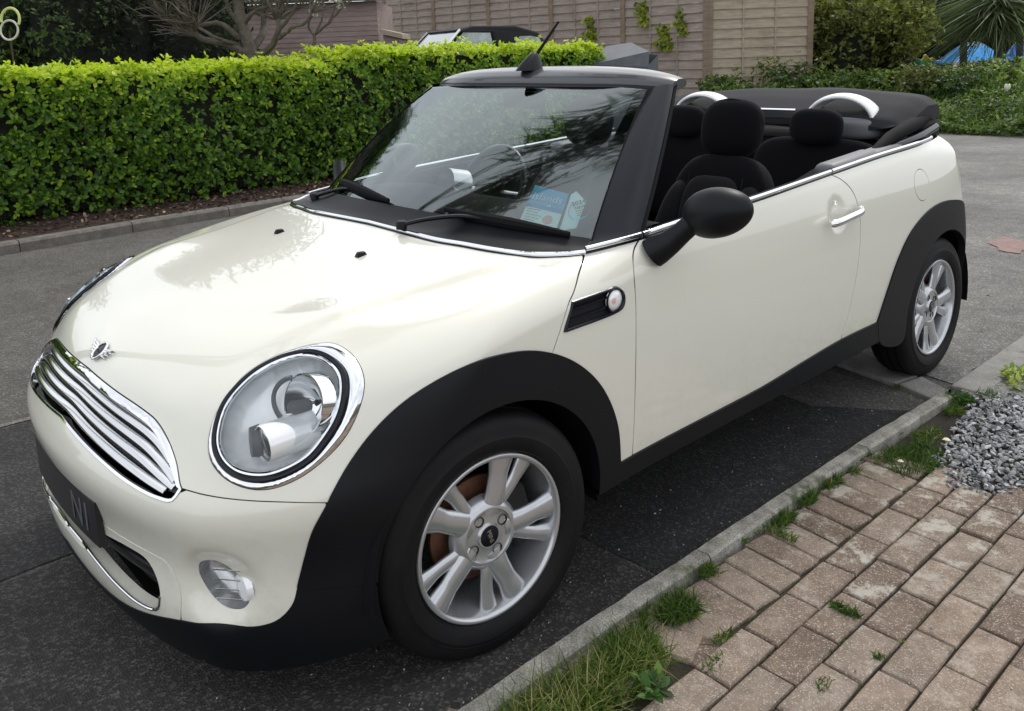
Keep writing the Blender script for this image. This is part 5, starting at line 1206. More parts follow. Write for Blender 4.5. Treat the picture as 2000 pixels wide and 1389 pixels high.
# ---------------------------------------------------------------- grass
GM = leaf_mat('grass_blade', [(0, (.030, .062, .010)), (.45, (.065, .12, .018)), (.75, (.13, .19, .030)), (1, (.34, .30, .13))], .3, .5, .3)
def blades(P, D, L, W, bend, r=rng):
    n = len(P); k = 5; t = np.linspace(0, 1, k); D = D/np.linalg.norm(D, axis=1, keepdims=True); H = r.normal(size=(n, 3)); H[:, 2] = 0; H /= np.linalg.norm(H, axis=1, keepdims=True)
    S = np.cross(D, H); S /= np.linalg.norm(S, axis=1, keepdims=True)+1e-9
    V = np.zeros((n, 2*k-1, 3))
    for i, tt_ in enumerate(t):
        p = P+D*L[:, None]*tt_+(H*.8-np.array([0, 0, .55]))*(bend*L)[:, None]*tt_**2; w = (W*(1-tt_**1.6)/2)[:, None]
        if i < k-1: V[:, 2*i] = p-S*w; V[:, 2*i+1] = p+S*w
        else: V[:, 2*i] = p
    f = []
    for i in range(k-2): f += [(2*i, 2*i+1, 2*i+2), (2*i+1, 2*i+3, 2*i+2)]
    f.append((2*k-4, 2*k-3, 2*k-2)); f = np.array(f)
    return V.reshape(-1, 3), (f[None]+np.arange(n)[:, None, None]*(2*k-1)).reshape(-1, 3), 2*k-1
def grass(name, pts, L, tone, spread=.5):
    pts = np.array(pts); n = len(pts); D = np.tile([0, 0, 1.], (n, 1))+rng.normal(0, spread, (n, 3)); D[:, 2] = np.abs(D[:, 2])+.15
    ll = L*rng.uniform(.45, 1.3, n); V, F, k = blades(pts, D, ll, rng.uniform(.0022, .0046, n), rng.uniform(.1, .9, n)); return V, F, np.repeat(np.clip(tone+rng.normal(0, .22, n), 0, 1), k)
parts = []
def tuft(cx, cy, rx, ry, n, L, tone=.45, z=.012, spread=.55):
    a = rng.uniform(0, 2*math.pi, n); q = np.sqrt(rng.random(n)); P = np.stack([cx+rx*q*np.cos(a), cy+ry*q*np.sin(a), np.full(n, z)], 1); parts.append(grass('g', P, L, tone, spread))
tuft(1.04, -.06, .060, .27, 1200, .085, .60); tuft(1.09, .14, .06, .13, 600, .075, .55); tuft(1.08, -.14, .08, .20, 1100, .10, .78, spread=1.0); tuft(1.07, .20, .04, .08, 260, .06, .75, .02, 1.0); tuft(1.02, .22, .035, .10, 330, .07, .4)
tuft(1.035, .40, .042, .065, 520, .055, .30, .02); tuft(.988, .345, .02, .05, 120, .05, .5); tuft(.99, .585, .016, .028, 150, .040, .38, .02); tuft(.992, .60, .03, .02, 40, .03, .5, .02)
tuft(1.0, .965, .022, .055, 190, .045, .40, .02); tuft(1.03, .89, .05, .016, 90, .035, .5, .02); tuft(.99, 1.12, .020, .045, 150, .040, .35, .02); tuft(.995, 1.27, .020, .05, 150, .042, .38, .02)
tuft(1.00, 1.40, .015, .03, 90, .03, .4); tuft(1.03, 1.56, .03, .05, 200, .04, .4); tuft(1.10, 1.62, .085, .14, 1300, .042, .25, spread=.8); tuft(1.06, 1.83, .045, .09, 300, .03, .55, spread=.9)
tuft(1.33, .70, .035, .014, 130, .026, .22, .02, .9); tuft(1.30, .705, .02, .014, 60, .022, .22, .02, .9); tuft(1.455, .60, .012, .012, 40, .02, .3, .02, .9); tuft(1.20, .31, .018, .04, 60, .022, .4, .018, .9); tuft(1.41, .43, .014, .03, 50, .016, .4, .018, .9); tuft(1.165, .40, .014, .035, 60, .028, .5, .018, .9)
tuft(1.0, 2.22, .03, .05, 260, .045, .3); tuft(1.04, 2.12, .03, .05, 120, .04, .45); tuft(.775, 2.22, .02, .03, 45, .02, .3, .01, 1); tuft(1.08, 2.35, .05, .05, 170, .04, .35)
for k in range(40):
    yy = rng.uniform(-.2, 2.1); tuft(.978+rng.normal(0, .004), yy, .008, .018, 12, .022, .45, .02, .8)
for k in range(60):
    cxx = 1.172+.0985*rng.integers(0, 9); yy = rng.uniform(-.4, 1.4); tuft(cxx, yy, .002, .02, 7, .010, .4, .014, 1)
V = []; F = []; T_ = []; o_ = 0
for v, f, t in parts: V.append(v); F.append(f+o_); T_.append(t); o_ += len(v)
tag(link(bpy.data.objects.new('grass', raw_mesh('grass', np.vstack(V), np.vstack(F), GM, np.concatenate(T_)))), kind='stuff')
n = 420; P = np.stack([.93-rng.exponential(.22, n), rng.uniform(-.6, 2.2, n), np.full(n, .006)], 1)
tag(link(bpy.data.objects.new('road_grit', stones('road_grit', P, rng.uniform(.0010, .0034, n), sm_))), kind='stuff')
n = 130; P = np.stack([rng.uniform(-5.3, .9, n), rng.uniform(-2, 9, n), np.full(n, .012)], 1); D = rng.normal(size=(n, 3)); D[:, 2] *= .1; L = rng.uniform(.012, .035, n)
V, F = leaf_geo(P, D, np.tile([0, 0, 1.], (n, 1)), L, L*.5, .3); tag(link(bpy.data.objects.new('leaf_litter', raw_mesh('leaf_litter', V, F, leaf_mat('dead_leaf', [(0, (.05, .03, .015)), (1, (.22, .16, .08))], 0, .9, .2), np.repeat(rng.random(n), 7)))), kind='stuff')
# dock-like weed leaves in the tuft, and a yellow-green weed at the kerb end
def weed(name, cx, cy, n, L, tone, label, cat, z=.02, r_=.05, wid=.45, group=None):
    a = rng.uniform(0, 2*math.pi, n); q = rng.random(n)**.5*r_; C = np.stack([cx+q*np.cos(a), cy+q*np.sin(a), z+rng.random(n)*L*.6], 1)
    P, D, U, ll = rosettes(C, np.tile([0, 0, 1.], (n, 1))+rng.normal(0, .3, (n, 3)), 5, L); V, F = leaf_geo(P, D, U, ll, ll*wid)
    o = link(bpy.data.objects.new(name, raw_mesh(name, V-np.array([cx, cy, 0]), F, WL, np.repeat(np.clip(tone+rng.normal(0, .15, len(P)), 0, 1), 7)))); o.location = (cx, cy, 0)
    return tag(o, label, cat, group)
WL = leaf_mat('weed_leaf', [(0, (.02, .05, .015)), (.5, (.055, .13, .025)), (.8, (.20, .30, .05)), (1, (.50, .52, .16))], .3, .5, .3)
weed('weed', 1.165, .13, 7, .035, .42, 'broad-leaved green weed in the long grass by the paving', 'weed', .015, .03)
weed('variegated_plant', 1.17, 2.62, 60, .036, .86, 'yellow-green leafy plant at the far end of the gravel', 'plant', .02, .13)
weed('weed', 1.02, 2.24, 16, .030, .35, 'small dark green weed at the far end of the near kerb', 'weed', .01, .045)
weed('weed', 1.52, .30, 3, .022, .30, 'flat round-leaved weed lying on a single brick', 'weed', .018, .012, .8)
# fallen petals
for i, (x, y, z, s_) in enumerate(((1.12, 1.80, .035, .018), (1.075, 1.545, .03, .014))):
    P = np.array([[x, y, z]]); V, F = leaf_geo(P, np.array([[1, .5, .1]]), np.array([[0, 0, 1.]]), np.array([s_*1.6]), np.array([s_*1.5])); 
    o = link(bpy.data.objects.new('petal', raw_mesh('petal', V-P, F, mat('petal_cream', (.62, .58, .36), rough=.6)))); o.location = P[0]
    tag(o, ('pale yellow petal lying on the gravel edge', 'pale yellow petal lying at the corner of the brick course')[i], 'petal')
# drain-like reddish patch in the far road
poly('road_patch', [(.07, 5.25), (.22, 5.0), (.36, 4.98), (.40, 5.12), (.26, 5.38), (.10, 5.42)], .009, conc('red_dust', (.20, .13, .115), (.30, .20, .18)), jag=.02, seed=9, sub=.05)
# ---------------------------------------------------------------- raised ground behind
cen = np.array([2.218, -1.166, 1.4227]); dv = np.array(cd_)
def atp(px, py, Z):
    """helper used while laying the garden out: a point at camera depth Z"""
    v = np.array(cd_)*1657.9+np.array(cr_)*(px-1000)-np.array(cu_)*(py-413.8); return cen+v*Z/(v@dv)
# bank behind the road
def bank_h(x, y): return .46*np.clip((y-12.45)/3.2, 0, 1)**.9+.24*np.clip((y-17.5)/4, 0, 1)
gx = np.linspace(-30, 22, 90); gy = np.concatenate([np.linspace(12.45, 16, 22), np.linspace(17, 60, 14)])
V = []; 
for yy in gy:
    for xx in gx: V.append((xx, yy+.12*math.sin(xx*1.7)*(yy < 13), -.05 if yy == gy[0] else bank_h(xx, yy)+.03*math.sin(xx*3+yy*2)))
k = len(gx); F = [(j*k+i, j*k+i+1, (j+1)*k+i+1, (j+1)*k+i) for j in range(len(gy)-1) for i in range(k-1)]
tag(mk('bank', V, F, mat('bank_earth', (.035, .045, .018), rough=1, var=(3, (.06, .05, .03), .4, .7), bump=(12, 1, .05))), kind='structure')
# yard behind the hedge, rising gently
V = [(-8.45, -8, .08), (-8.45, 9.0, .08), (-11.9, 12.5, .05), (-11.9, 14, .5), (-30, 22, 1.0), (-60, 22, 1.0), (-60, -8, .6), (-12, -8, .3)]
tag(mk('yard', [(-7.9, -8, .07), (-7.9, 9.0, .07), (-9.2, 12.8, .06), (-9.2, 16, .7), (-40, 16, .9), (-40, -8, .6)], [(0, 1, 2, 3, 4, 5)], A_main, None, False), kind='structure')
# ---------------------------------------------------------------- timber fences
def wood(name, c0, c1, sc=3):
    m, nt, b = nodes_mat(name); tc = nt.nodes.new('ShaderNodeTexCoord'); tc.name = 'TC'
    mp_ = nt.nodes.new('ShaderNodeMapping'); mp_.inputs['Scale'].default_value = (1, 1, 9); nt.links.new(tc.outputs['Object'], mp_.inputs[0])
    n = nt.nodes.new('ShaderNodeTexNoise'); n.inputs['Scale'].default_value = sc; n.inputs['Detail'].default_value = 8; n.inputs['Roughness'].default_value = .7; nt.links.new(mp_.outputs[0], n.inputs['Vector'])
    c = ramp(nt, n.outputs['Fac'], [(.3, c0), (.7, c1)]); st = ramp(nt, noise(nt, 1.4, 6, .7), [(.5, (1, 1, 1)), (.78, (.62, .60, .55))]); c = mixc(nt, c, st, 1.0, 'MULTIPLY')
    nt.links.new(c, b.inputs['Base Color']); b.inputs['Roughness'].default_value = .85; bump(nt, b, n.outputs['Fac'], .5, .006); return m
M['fenceB'] = wood('weathered_boards', (.22, .178, .152), (.38, .315, .27)); M['fenceC'] = wood('tan_boards', (.26, .212, .158), (.43, .36, .27))
M['post'] = wood('fence_post_wood', (.16, .12, .085), (.29, .22, .155)); M['shed'] = wood('shed_boards', (.21, .155, .14), (.33, .255, .235))
corner = atp(1380, 150, 17.5); corner[2] = .42
def fence(origin, direction, panel, count, n_slats, pitch, mats_, label, group=None, base=0.0, last_post=True):
    f = empty('fence', tuple(origin)); tag(f, label, 'fence', group)
    dr = np.array([direction[0], direction[1], 0.]); dr /= np.linalg.norm(dr); nr = np.array([-dr[1], dr[0], 0.])
    if nr@(cen-origin) < 0: nr = -nr
    for k in range(count):
        mb = MB(); a = dr*(k*panel+.02); b_ = dr*((k+1)*panel-.05)
        for i in range(n_slats):
            z = base+i*pitch; V = []
            n = 10
            for j in range(n+1):
                p = a+(b_-a)*j/n; sag = rng.normal(0, .0015)
                # tilted lap board: lower edge stands proud
                V += [p+nr*.046+[0, 0, z+sag], p+nr*.012+[0, 0, z+pitch*1.02+sag], p+nr*.002+[0, 0, z+pitch*1.02+sag], p+nr*.034+[0, 0, z+sag]]
            F = [(j*4+q, j*4+(q+1) % 4, (j+1)*4+(q+1) % 4, (j+1)*4+q) for j in range(n) for q in range(4)]
            mb.add(V, F)
        fixnormals(mb.build('fence_panel', mats_[0], f, smooth=False))
        mb = MB()
        for fr in (.333, .667):
            p = a+(b_-a)*fr+nr*.036; mb = MB(); mb.box((p[0], p[1], base+n_slats*pitch/2), (.035, .035, n_slats*pitch), rot=Matrix.Rotation(math.atan2(dr[1], dr[0]), 3, 'Z')); mb.build('fence_batten', mats_[0], f, smooth=False)
    for k in range(count+1 if last_post else count):
        p = dr*(k*panel)+nr*.02; MB().box((p[0], p[1], base-.3+(n_slats*pitch+.4)/2), (.12, .09, n_slats*pitch+.4), rot=Matrix.Rotation(math.atan2(dr[1], dr[0]), 3, 'Z')).build('fence_post', M['post'], f, smooth=False, bevel=.006)
    return f
B_dir = np.array([-1, -.09]); C_dir = np.array([.664, .748])
fB = fence(corner, B_dir, 2.06, 6, 14, .19, (M['fenceB'],), 'long weathered lap-board fence running away behind the hedge')
fC = fence(corner+np.array([C_dir[0], C_dir[1], 0])*.05, C_dir, 2.05, 1, 14, .195, (M['fenceC'],), 'short paler tan lap-board fence panel right of the corner post')
# climbing shoots on the fence
IV = leaf_mat('climber_leaf', [(0, (.05, .08, .01)), (.5, (.16, .20, .02)), (1, (.34, .36, .04))], .3)
for i, (px, py, w, h, n) in enumerate(((1262, 30, 26, 45, 60), (1300, 75, 22, 50, 55), (1340, 40, 26, 55, 60), (1155, 58, 18, 40, 36), (1022, 28, 14, 22, 14), (848, 48, 16, 26, 12), (900, 48, 14, 16, 8))):
    t_ = (1380-px)/ (1380-740); Z = np.interp(px, [740, 880, 990, 1097, 1218, 1380], [26.6, 23.2, 21.5, 20.0, 18.7, 17.5])-.15
    C = np.array([atp(px+rng.normal(0, w*.36), py+rng.uniform(-h/2, h/2), Z) for q in range(n)])
    P, D, U, L = rosettes(C, np.tile([.5, -.8, .2], (n, 1)), 5, .095); V, F = leaf_geo(P, D, U, L, L*.7); c0 = C.mean(0)
    o = link(bpy.data.objects.new('climbing_plant', raw_mesh('climbing_plant', V-c0, F, IV, np.repeat(rng.random(len(P)), 7)))); o.location = c0
    tag(o, ('yellow-green climber clump high on the fence left of the corner post', 'lowest yellow-green climber clump on the fence, by the grey box', 'yellow-green climber clump right beside the fence corner post', 'yellow-green climber clump on the middle fence panel', 'faint climber shoots on the fence above the dark car roof', 'sparse climber shoots on the fence behind the dark car windscreen', 'tiny climber shoot on the fence over the dark car roof front')[i], 'climber', 'climbing shoots on the fence')
# ---------------------------------------------------------------- shed
shed = empty('shed', tuple(atp(620, 140, 16.5)*[1, 1, 0]+[0, 0, .3])); tag(shed, 'pinkish brown boarded shed wall behind the bare tree', 'shed'); so = np.array(shed.location)
sR = atp(738, 60, 16.5); sL = atp(395, 60, 16.5); sdir = (sL-sR); sdir[2] = 0; slen = np.linalg.norm(sdir); sdir /= slen; snr = np.array([-sdir[1], sdir[0], 0]); snr *= np.sign(snr@(cen-sR))
mb = MB(); zt = 2.52; pitch = .093; z = .2
while z < zt:
    a = np.array([sR[0], sR[1], z]); b_ = a+sdir*slen
    V = [a+snr*.012, b_+snr*.012, b_+snr*.002+[0, 0, pitch], a+snr*.002+[0, 0, pitch], a-snr*.03, b_-snr*.03, b_-snr*.03+[0, 0, pitch], a-snr*.03+[0, 0, pitch]]
    mb.add([v-so for v in V], [(0, 1, 2, 3), (0, 4, 5, 1), (3, 2, 6, 7), (0, 3, 7, 4)]); z += pitch
fixnormals(mb.build('shed_wall', M['shed'], shed, smooth=False))
a = np.array([sR[0], sR[1], .2]); q = [a, a-snr*2.2, a-snr*2.2+[0, 0, zt-.2], a+[0, 0, zt-.2]]
mk('shed_side', [v-so for v in q], [(0, 1, 2, 3)], M['shed'], shed, False)
a = np.array([sR[0], sR[1], zt])-sdir*.18+snr*.18; b_ = a+sdir*(slen+.3); q = [a, b_, b_-snr*1.6+[0, 0, .35], a-snr*1.6+[0, 0, .35]]
V = [v-so for v in q]+[v-so+np.array([0, 0, .06]) for v in q]
fixnormals(mk('shed_roof', V, [(0, 1, 2, 3), (7, 6, 5, 4), (0, 4, 5, 1), (1, 5, 6, 2), (2, 6, 7, 3), (3, 7, 4, 0)], mat('roof_felt', (.03, .033, .03), rough=.95, var=(6, (.05, .06, .03), .4, .6)), shed, False))
lo_ = atp(748, 68, 15.8); lo2 = atp(782, 76, 15.8); lb = empty('log_store', (lo_[0], lo_[1], .2)); tag(lb, 'low boarded store with sloping lid beside the shed', 'store')
w_ = lo2-lo_; w_[2] = 0; 
q = [np.array([0, 0, 0]), w_, w_+[0, 0, lo2[2]-.2], np.array([0, 0, lo_[2]-.2])]; bk = np.cross(w_/np.linalg.norm(w_), [0, 0, 1]); bk *= -np.sign(bk@(cen-lo_))*.8
V = q+[v+bk for v in q]; fixnormals(mk('store_box', V, [(0, 1, 2, 3), (4, 7, 6, 5), (0, 4, 5, 1), (1, 5, 6, 2), (3, 7, 4, 0)], M['shed'], lb, False))
q = [q[3]-w_*.15+[0, 0, .02], q[2]+w_*.15+[0, 0, .0]]; q = [q[0]-bk*.1, q[1]-bk*.1, q[1]+bk*1.1, q[0]+bk*1.1]; V = q+[v+np.array([0, 0, .09]) for v in q]
fixnormals(mk('store_lid', V, [(0, 1, 2, 3), (7, 6, 5, 4), (0, 4, 5, 1), (1, 5, 6, 2), (2, 6, 7, 3), (3, 7, 4, 0)], M['fenceC'], lb, False))
# ---------------------------------------------------------------- second open car behind the hedge (roof up)
c2o = atp(935, 100, 13.0); c2 = empty('parked_car', (c2o[0], c2o[1], .37)); tag(c2, 'black soft-top car parked behind the hedge, only roof and windows showing', 'car')
fx = np.array([.664, .748, 0]); fx = (atp(1040, 80, 13.4)-atp(822, 80, 12.6)); fx[2] = 0; fx /= np.linalg.norm(fx); sx_ = np.array([fx[1], -fx[0], 0]); sx_ *= np.sign(sx_@(cen-c2o))
def c2p(l, w, z): return (fx*l+sx_*w+np.array([0, 0, z]))
def c2mesh(name, prof, w0, w1, m, **kw):   # side profile extruded across, narrower at w1
    n = len(prof); V = []
    for s, ww in ((1, 0), (-1, 0)):
        for (l, z, w) in prof: V.append(c2p(l, s*w, z))
    F = [tuple(range(n)), tuple(range(n, 2*n))[::-1]]+[(i, (i+1) % n, n+(i+1) % n, n+i) for i in range(n)]
    o = fixnormals(mk(name, V, F, m, c2, False)); b = o.modifiers.new('bevel', 'BEVEL'); b.width = .05; b.segments = 3; return o
c2mesh('body', [(-2.0, .25, .80), (2.0, .25, .80), (2.05, .70, .80), (1.5, .95, .80), (-.95, 1.0, .80), (-1.9, .86, .78), (-2.05, .6, .78)], 0, 0, mat('dark_body', (.02, .022, .026), rough=.25, coat=1))
c2mesh('soft_top', [(-.62, 1.42, .60), (-.35, 1.475, .60), (.35, 1.47, .60), (.72, 1.37, .62), (.98, 1.0, .72), (-.02, .99, .73), (-.05, 1.36, .64), (-.52, 1.37, .64)], 0, 0, M['canvas'])
gm = mat('car_window', (.32, .36, .38), rough=.08, spec=.8, coat=1, var=(3, (.08, .11, .10), .35, .62))
for s in (1, -1):
    q = [c2p(-.93, s*.735, 1.01), c2p(-.06, s*.738, 1.01), c2p(-.09, s*.650, 1.37), c2p(-.52, s*.650, 1.38)]; mk('side_window', q, [(0, 1, 2, 3)], gm, c2, False)
    MB().tube([c2p(-1.0, s*.742, 1.0), c2p(-.57, s*.655, 1.42)], .022, 8).build('windscreen_pillar', M['satin'], c2)
q = [c2p(.30, .742, 1.02), c2p(.80, .742, 1.04), c2p(.70, .668, 1.28), c2p(.58, .655, 1.31), c2p(.38, .655, 1.31), c2p(.27, .69, 1.2)]; mk('rear_quarter_window', q, [tuple(range(6))], gm, c2, False)
q = [c2p(-.98, -.70, 1.0), c2p(-.98, .70, 1.0), c2p(-.56, .60, 1.42), c2p(-.56, -.60, 1.42)]; mk('windscreen', q, [(0, 1, 2, 3)], gm, c2, False)
for l in (-1.3, 1.25):
    for s in (1, -1):
        mb = MB(); mb.lathe([(-.09, .0001), (-.09, .28), (-.06, .31), (.06, .31), (.09, .28), (.09, .0001)], 32, 'y'); ang = math.atan2(fx[1], fx[0])
        mb.V = [tuple(Matrix.Rotation(ang, 3, 'Z') @ Vector(v)+Vector(c2p(l, s*.72, .31))) for v in mb.V]; fixnormals(mb.build('wheel', M['rubber'], c2))
# ---------------------------------------------------------------- grey box with a sloping lid at the hedge end
gb0 = atp(1160, 110, 12.3); gb1 = atp(1262, 110, 12.0); gd = gb1-gb0; gd[2] = 0; gl_ = np.linalg.norm(gd); gd /= gl_; gk = np.array([-gd[1], gd[0], 0]); gk *= -np.sign(gk@(cen-gb0))
gx_ = empty('storage_box', (gb0[0], gb0[1], 0)); tag(gx_, 'dark grey storage box with sloping lid at the end of the hedge', 'storage box')
gmat = mat('grey_polymer', (.060, .068, .080), rough=.55, var=(5, (.08, .088, .10), .4, .6))
def gp(a, b, z): return gd*a+gk*b+np.array([0, 0, z])
V = [gp(0, 0, 0), gp(gl_, 0, 0), gp(gl_, 0, 1.17), gp(0, 0, 1.22), gp(0, .7, 0), gp(gl_, .7, 0), gp(gl_, .7, 1.34), gp(0, .7, 1.42)]
o = fixnormals(mk('box_body', V, [(0, 1, 2, 3), (5, 4, 7, 6), (4, 0, 3, 7), (1, 5, 6, 2), (0, 4, 5, 1)], gmat, gx_, False))
V = [gp(-.04, -.05, 1.20), gp(gl_+.05, -.05, 1.15), gp(gl_+.03, .05, 1.36), gp(gl_*.45, .75, 1.50), gp(-.04, .75, 1.46)]; V = V+[v+np.array([0, 0, .035]) for v in V]
fixnormals(mk('box_lid', V, [(0, 1, 2, 3, 4), (9, 8, 7, 6, 5)]+[(i, (i+1) % 5, 5+(i+1) % 5, 5+i) for i in range(5)], gmat, gx_, False))
# ---------------------------------------------------------------- vegetation helpers
def crown(name, parent, origin, blobs, n, L, m, k=5, tone=.45, wid=.5, gaps=.5, down=0, seed=0, inner=.35):
    """leaf clusters filling blob volumes (cx,cy,cz,rx,ry,rz) in world coordinates"""
    r = np.random.default_rng(seed+11); B = np.array(blobs); vol = (B[:, 3]*B[:, 4]*B[:, 5])**(2/3); idx = r.choice(len(B), n, p=vol/vol.sum()); b = B[idx]
    d = r.normal(size=(n, 3)); d /= np.linalg.norm(d, axis=1, keepdims=True); q = (inner+(1-inner)*r.random(n)**.45)[:, None]
    ns = 1+.22*np.sin(d[:, :1]*5+idx[:, None])+.16*np.sin(d[:, 1:2]*9+d[:, 2:]*7+idx[:, None]*2)
    C = b[:, :3]+d*b[:, 3:]*q*ns
    g = np.sin(C[:, 0]*4.1+seed)*np.sin(C[:, 1]*3.7)*np.sin(C[:, 2]*4.9+1)+.5*np.sin(C[:, 0]*9+C[:, 2]*8); C = C[g > -gaps*1.2]; d = d[g > -gaps*1.2]; C = C[C[:, 2] > .02]; d = d[:len(C)]
    P, D, U, LL = rosettes(C, d+[0, 0, .4-down], k, L, r=r); 
    if down: D[:, 2] -= down
    V, F = leaf_geo(P, D, U, LL, LL*wid)
    cl = .12*np.sin(P[:, 0]*2.7+seed)+.10*np.sin(P[:, 2]*3.1+P[:, 1]*2)
    o = link(bpy.data.objects.new(name, raw_mesh(name, V-np.array(origin), F, m, np.repeat(np.clip(tone+cl+r.normal(0, .16, len(P)), 0, 1), 7))), parent); return o
def limb(mb, pts, r0, r1, n=7, jit=.0):
    c_ = catmull(pts, max(.05, np.linalg.norm(np.array(pts[-1])-np.array(pts[0]))/14)); k = len(c_); c_ = c_+rng.normal(0, jit, c_.shape)*np.linspace(0, 1, k)[:, None]; mb.tube(c_, np.linspace(r0, r1, k), n)
LD = leaf_mat('dark_leaf', [(0, (.008, .014, .006)), (.45, (.022, .038, .013)), (.8, (.05, .085, .022)), (1, (.10, .15, .035))], .2, .55, .25)
LG = leaf_mat('green_leaf', [(0, (.018, .040, .009)), (.45, (.065, .118, .022)), (.8, (.16, .23, .042)), (1, (.32, .38, .10))], .3, .5, .3)
LO = leaf_mat('olive_leaf', [(0, (.035, .040, .014)), (.45, (.13, .145, .035)), (.8, (.27, .29, .07)), (1, (.45, .45, .18))], .3, .5, .3)
BK = mat('tree_bark', (.085, .070, .055), rough=.95, bump=(22, 1, .02), var=(8, (.16, .14, .115), .4, .7))
# dark conifers behind the hedge, tall enough to stand above the picture
for i, (px, Z, h, rr, label) in enumerate(((-260, 12.0, 3.5, 1.5, 'dark evergreen tree furthest left, mostly outside the frame'), (-30, 12.3, 3.3, 1.4, 'dark evergreen tree behind the left end of the hedge'), (190, 12.6, 3.2, 1.4, 'dark evergreen tree with lighter green shoots, left of the bare tree'), (372, 13.2, 3.2, 1.2, 'dark evergreen tree directly behind the bare tree limbs'))):
    b = atp(px, 120, Z); b[2] = .2; t = empty('evergreen_tree', tuple(b)); tag(t, label, 'tree', 'dark evergreens behind the hedge')
    bl = [(b[0]+rng.normal(0, .25), b[1]+rng.normal(0, .25), b[2]+h*f, rr*(1.08-f*.75), rr*(1.08-f*.75), h*.17) for f in (.12, .25, .38, .52, .66, .8, .93)]
    crown('crown', t, b, bl, 5200, .085, LD, k=5, tone=.30+.10*(i == 2), wid=.32, gaps=.9, seed=i, inner=.55)
    if i == 2: crown('young_growth', t, b, [(b[0]+.7, b[1]-.7, 1.9, .8, .8, .7)], 380, .07, LG, tone=.45, wid=.4, seed=33)
    mb = MB(); limb(mb, [(0, 0, -.2), (.05, 0, h*.5), (0, .05, h*.92)], .14, .03); mb.build('trunk', BK, t)
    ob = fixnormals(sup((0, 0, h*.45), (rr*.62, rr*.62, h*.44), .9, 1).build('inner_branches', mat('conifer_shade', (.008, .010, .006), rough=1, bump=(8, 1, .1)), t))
# bare magnolia
def branch_tree(name, base, stems, label, cat, twigs, m=BK, seed=5, group=None, ln=.5):
    r = np.random.default_rng(seed); t = empty(name, tuple(base)); tag(t, label, cat, group); b = np.array(base); mt = MB(); 
    limb(mt, [np.array(p)-b for p in stems[0][0]], stems[0][1], stems[0][2], 12); mt.build('trunk', m, t)
    ends = []
    for pts, r0, r1 in stems[1:]:
        mb = MB(); limb(mb, [np.array(p)-b for p in pts], r0, r1, 8, .012); mb.build('limb', m, t); ends.append((np.array(pts[-2])-b, np.array(pts[-1])-b, r1))
        P = catmull([np.array(p)-b for p in pts], .2); ends += [(P[k-1], P[k], r1) for k in range(3, len(P), 2)]
    mb = MB()
    for q in range(twigs):
        a, e, rr = ends[r.integers(len(ends))]; dr = (e-a)/(np.linalg.norm(e-a)+1e-6)+r.normal(0, .75, 3); dr[2] = abs(dr[2])*.7+.25; dr /= np.linalg.norm(dr); L = ln*r.uniform(.4, 1.4); p1 = e+dr*L*.5+r.normal(0, .04, 3); p2 = p1+(dr+r.normal(0, .35, 3))*L*.5
        mb.tube([e, p1, p2], [min(.016, rr*.7), .008, .0035], 5)
        if r.random() < .6: d2 = dr+r.normal(0, .6, 3); mb.tube([p1, p1+d2*L*.35], [.006, .003], 4)
    o = mb.build('twigs', m, t); o['kind'] = 'stuff'; return t
A = lambda px, py, Z: tuple(atp(px, py, Z))
base = atp(488, 150, 10.2); base[2] = .1
branch_tree('bare_tree', base, [
    ([base, A(490, 115, 10.2), A(480, 70, 10.2), A(468, 30, 10.2), A(462, -60, 10.2)], 0.105, 0.053),
    ([A(488, 108, 10.2), A(440, 85, 10.1), A(385, 72, 10.0), A(368, 40, 9.9), A(352, -30, 9.9)], 0.051, 0.019),
    ([A(470, 75, 10.2), A(425, 45, 10.1), A(375, 55, 10.0), A(320, 30, 9.8), A(290, -20, 9.8)], 0.037, 0.010),
    ([A(490, 100, 10.2), A(515, 60, 10.4), A(512, 0, 10.5), A(520, -60, 10.5)], 0.051, 0.025),
    ([A(505, 112, 10.2), A(532, 88, 10.0), A(545, 60, 9.9), A(540, 20, 9.9), A(575, -20, 9.9)], 0.051, 0.015),
    ([A(545, 58, 9.9), A(568, 30, 9.8), A(590, -20, 9.8)], 0.024, 0.012),
    ([A(545, 75, 9.9), A(575, 52, 9.7), A(605, 38, 9.6), A(606, -10, 9.6)], 0.027, 0.012),
    ([A(478, 60, 10.2), A(448, 20, 10.3), A(430, -40, 10.3)], 0.034, 0.012),
    ([A(470, 90, 10.2), A(420, 72, 9.9), A(370, 40, 9.8), A(335, 0, 9.7)], 0.027, 0.009),
    ([A(475, 50, 10.2), A(500, 20, 10.0), A(528, 10, 10.0), A(545, -40, 10.0)], 0.027, 0.009)],
    'bare spreading tree with thick grey-brown trunk behind the hedge', 'tree', 420, seed=5)
base = atp(598, 150, 11.2); base[2] = .1
mg = branch_tree('young_magnolia', base, [([base, A(600, 112, 11.2), A(616, 80, 11.2), A(614, 66, 11.2)], .035, .022), ([A(614, 70, 11.2), A(602, 52, 11.2), A(610, 25, 11.2), A(604, -10, 11.2)], .018, .008), ([A(614, 68, 11.2), A(645, 42, 11.2), A(664, 20, 11.2), A(690, -5, 11.2)], .020, .008), ([A(616, 66, 11.2), A(628, 38, 11.2), A(632, 5, 11.2)], .016, .008), ([A(640, 48, 11.2), A(652, 20, 11.2), A(650, -10, 11.2)], .012, .006)], 'slim young tree with white blossom in front of the shed', 'tree', 22, seed=8, ln=.22)
bb = np.array(base); C = np.array([A(608, 18, 11.2), A(620, 8, 11.2), A(663, 10, 11.2), A(655, 3, 11.2), A(612, 28, 11.2), A(668, 16, 11.2)]); C = np.repeat(C, 3, 0)+rng.normal(0, .03, (18, 3))
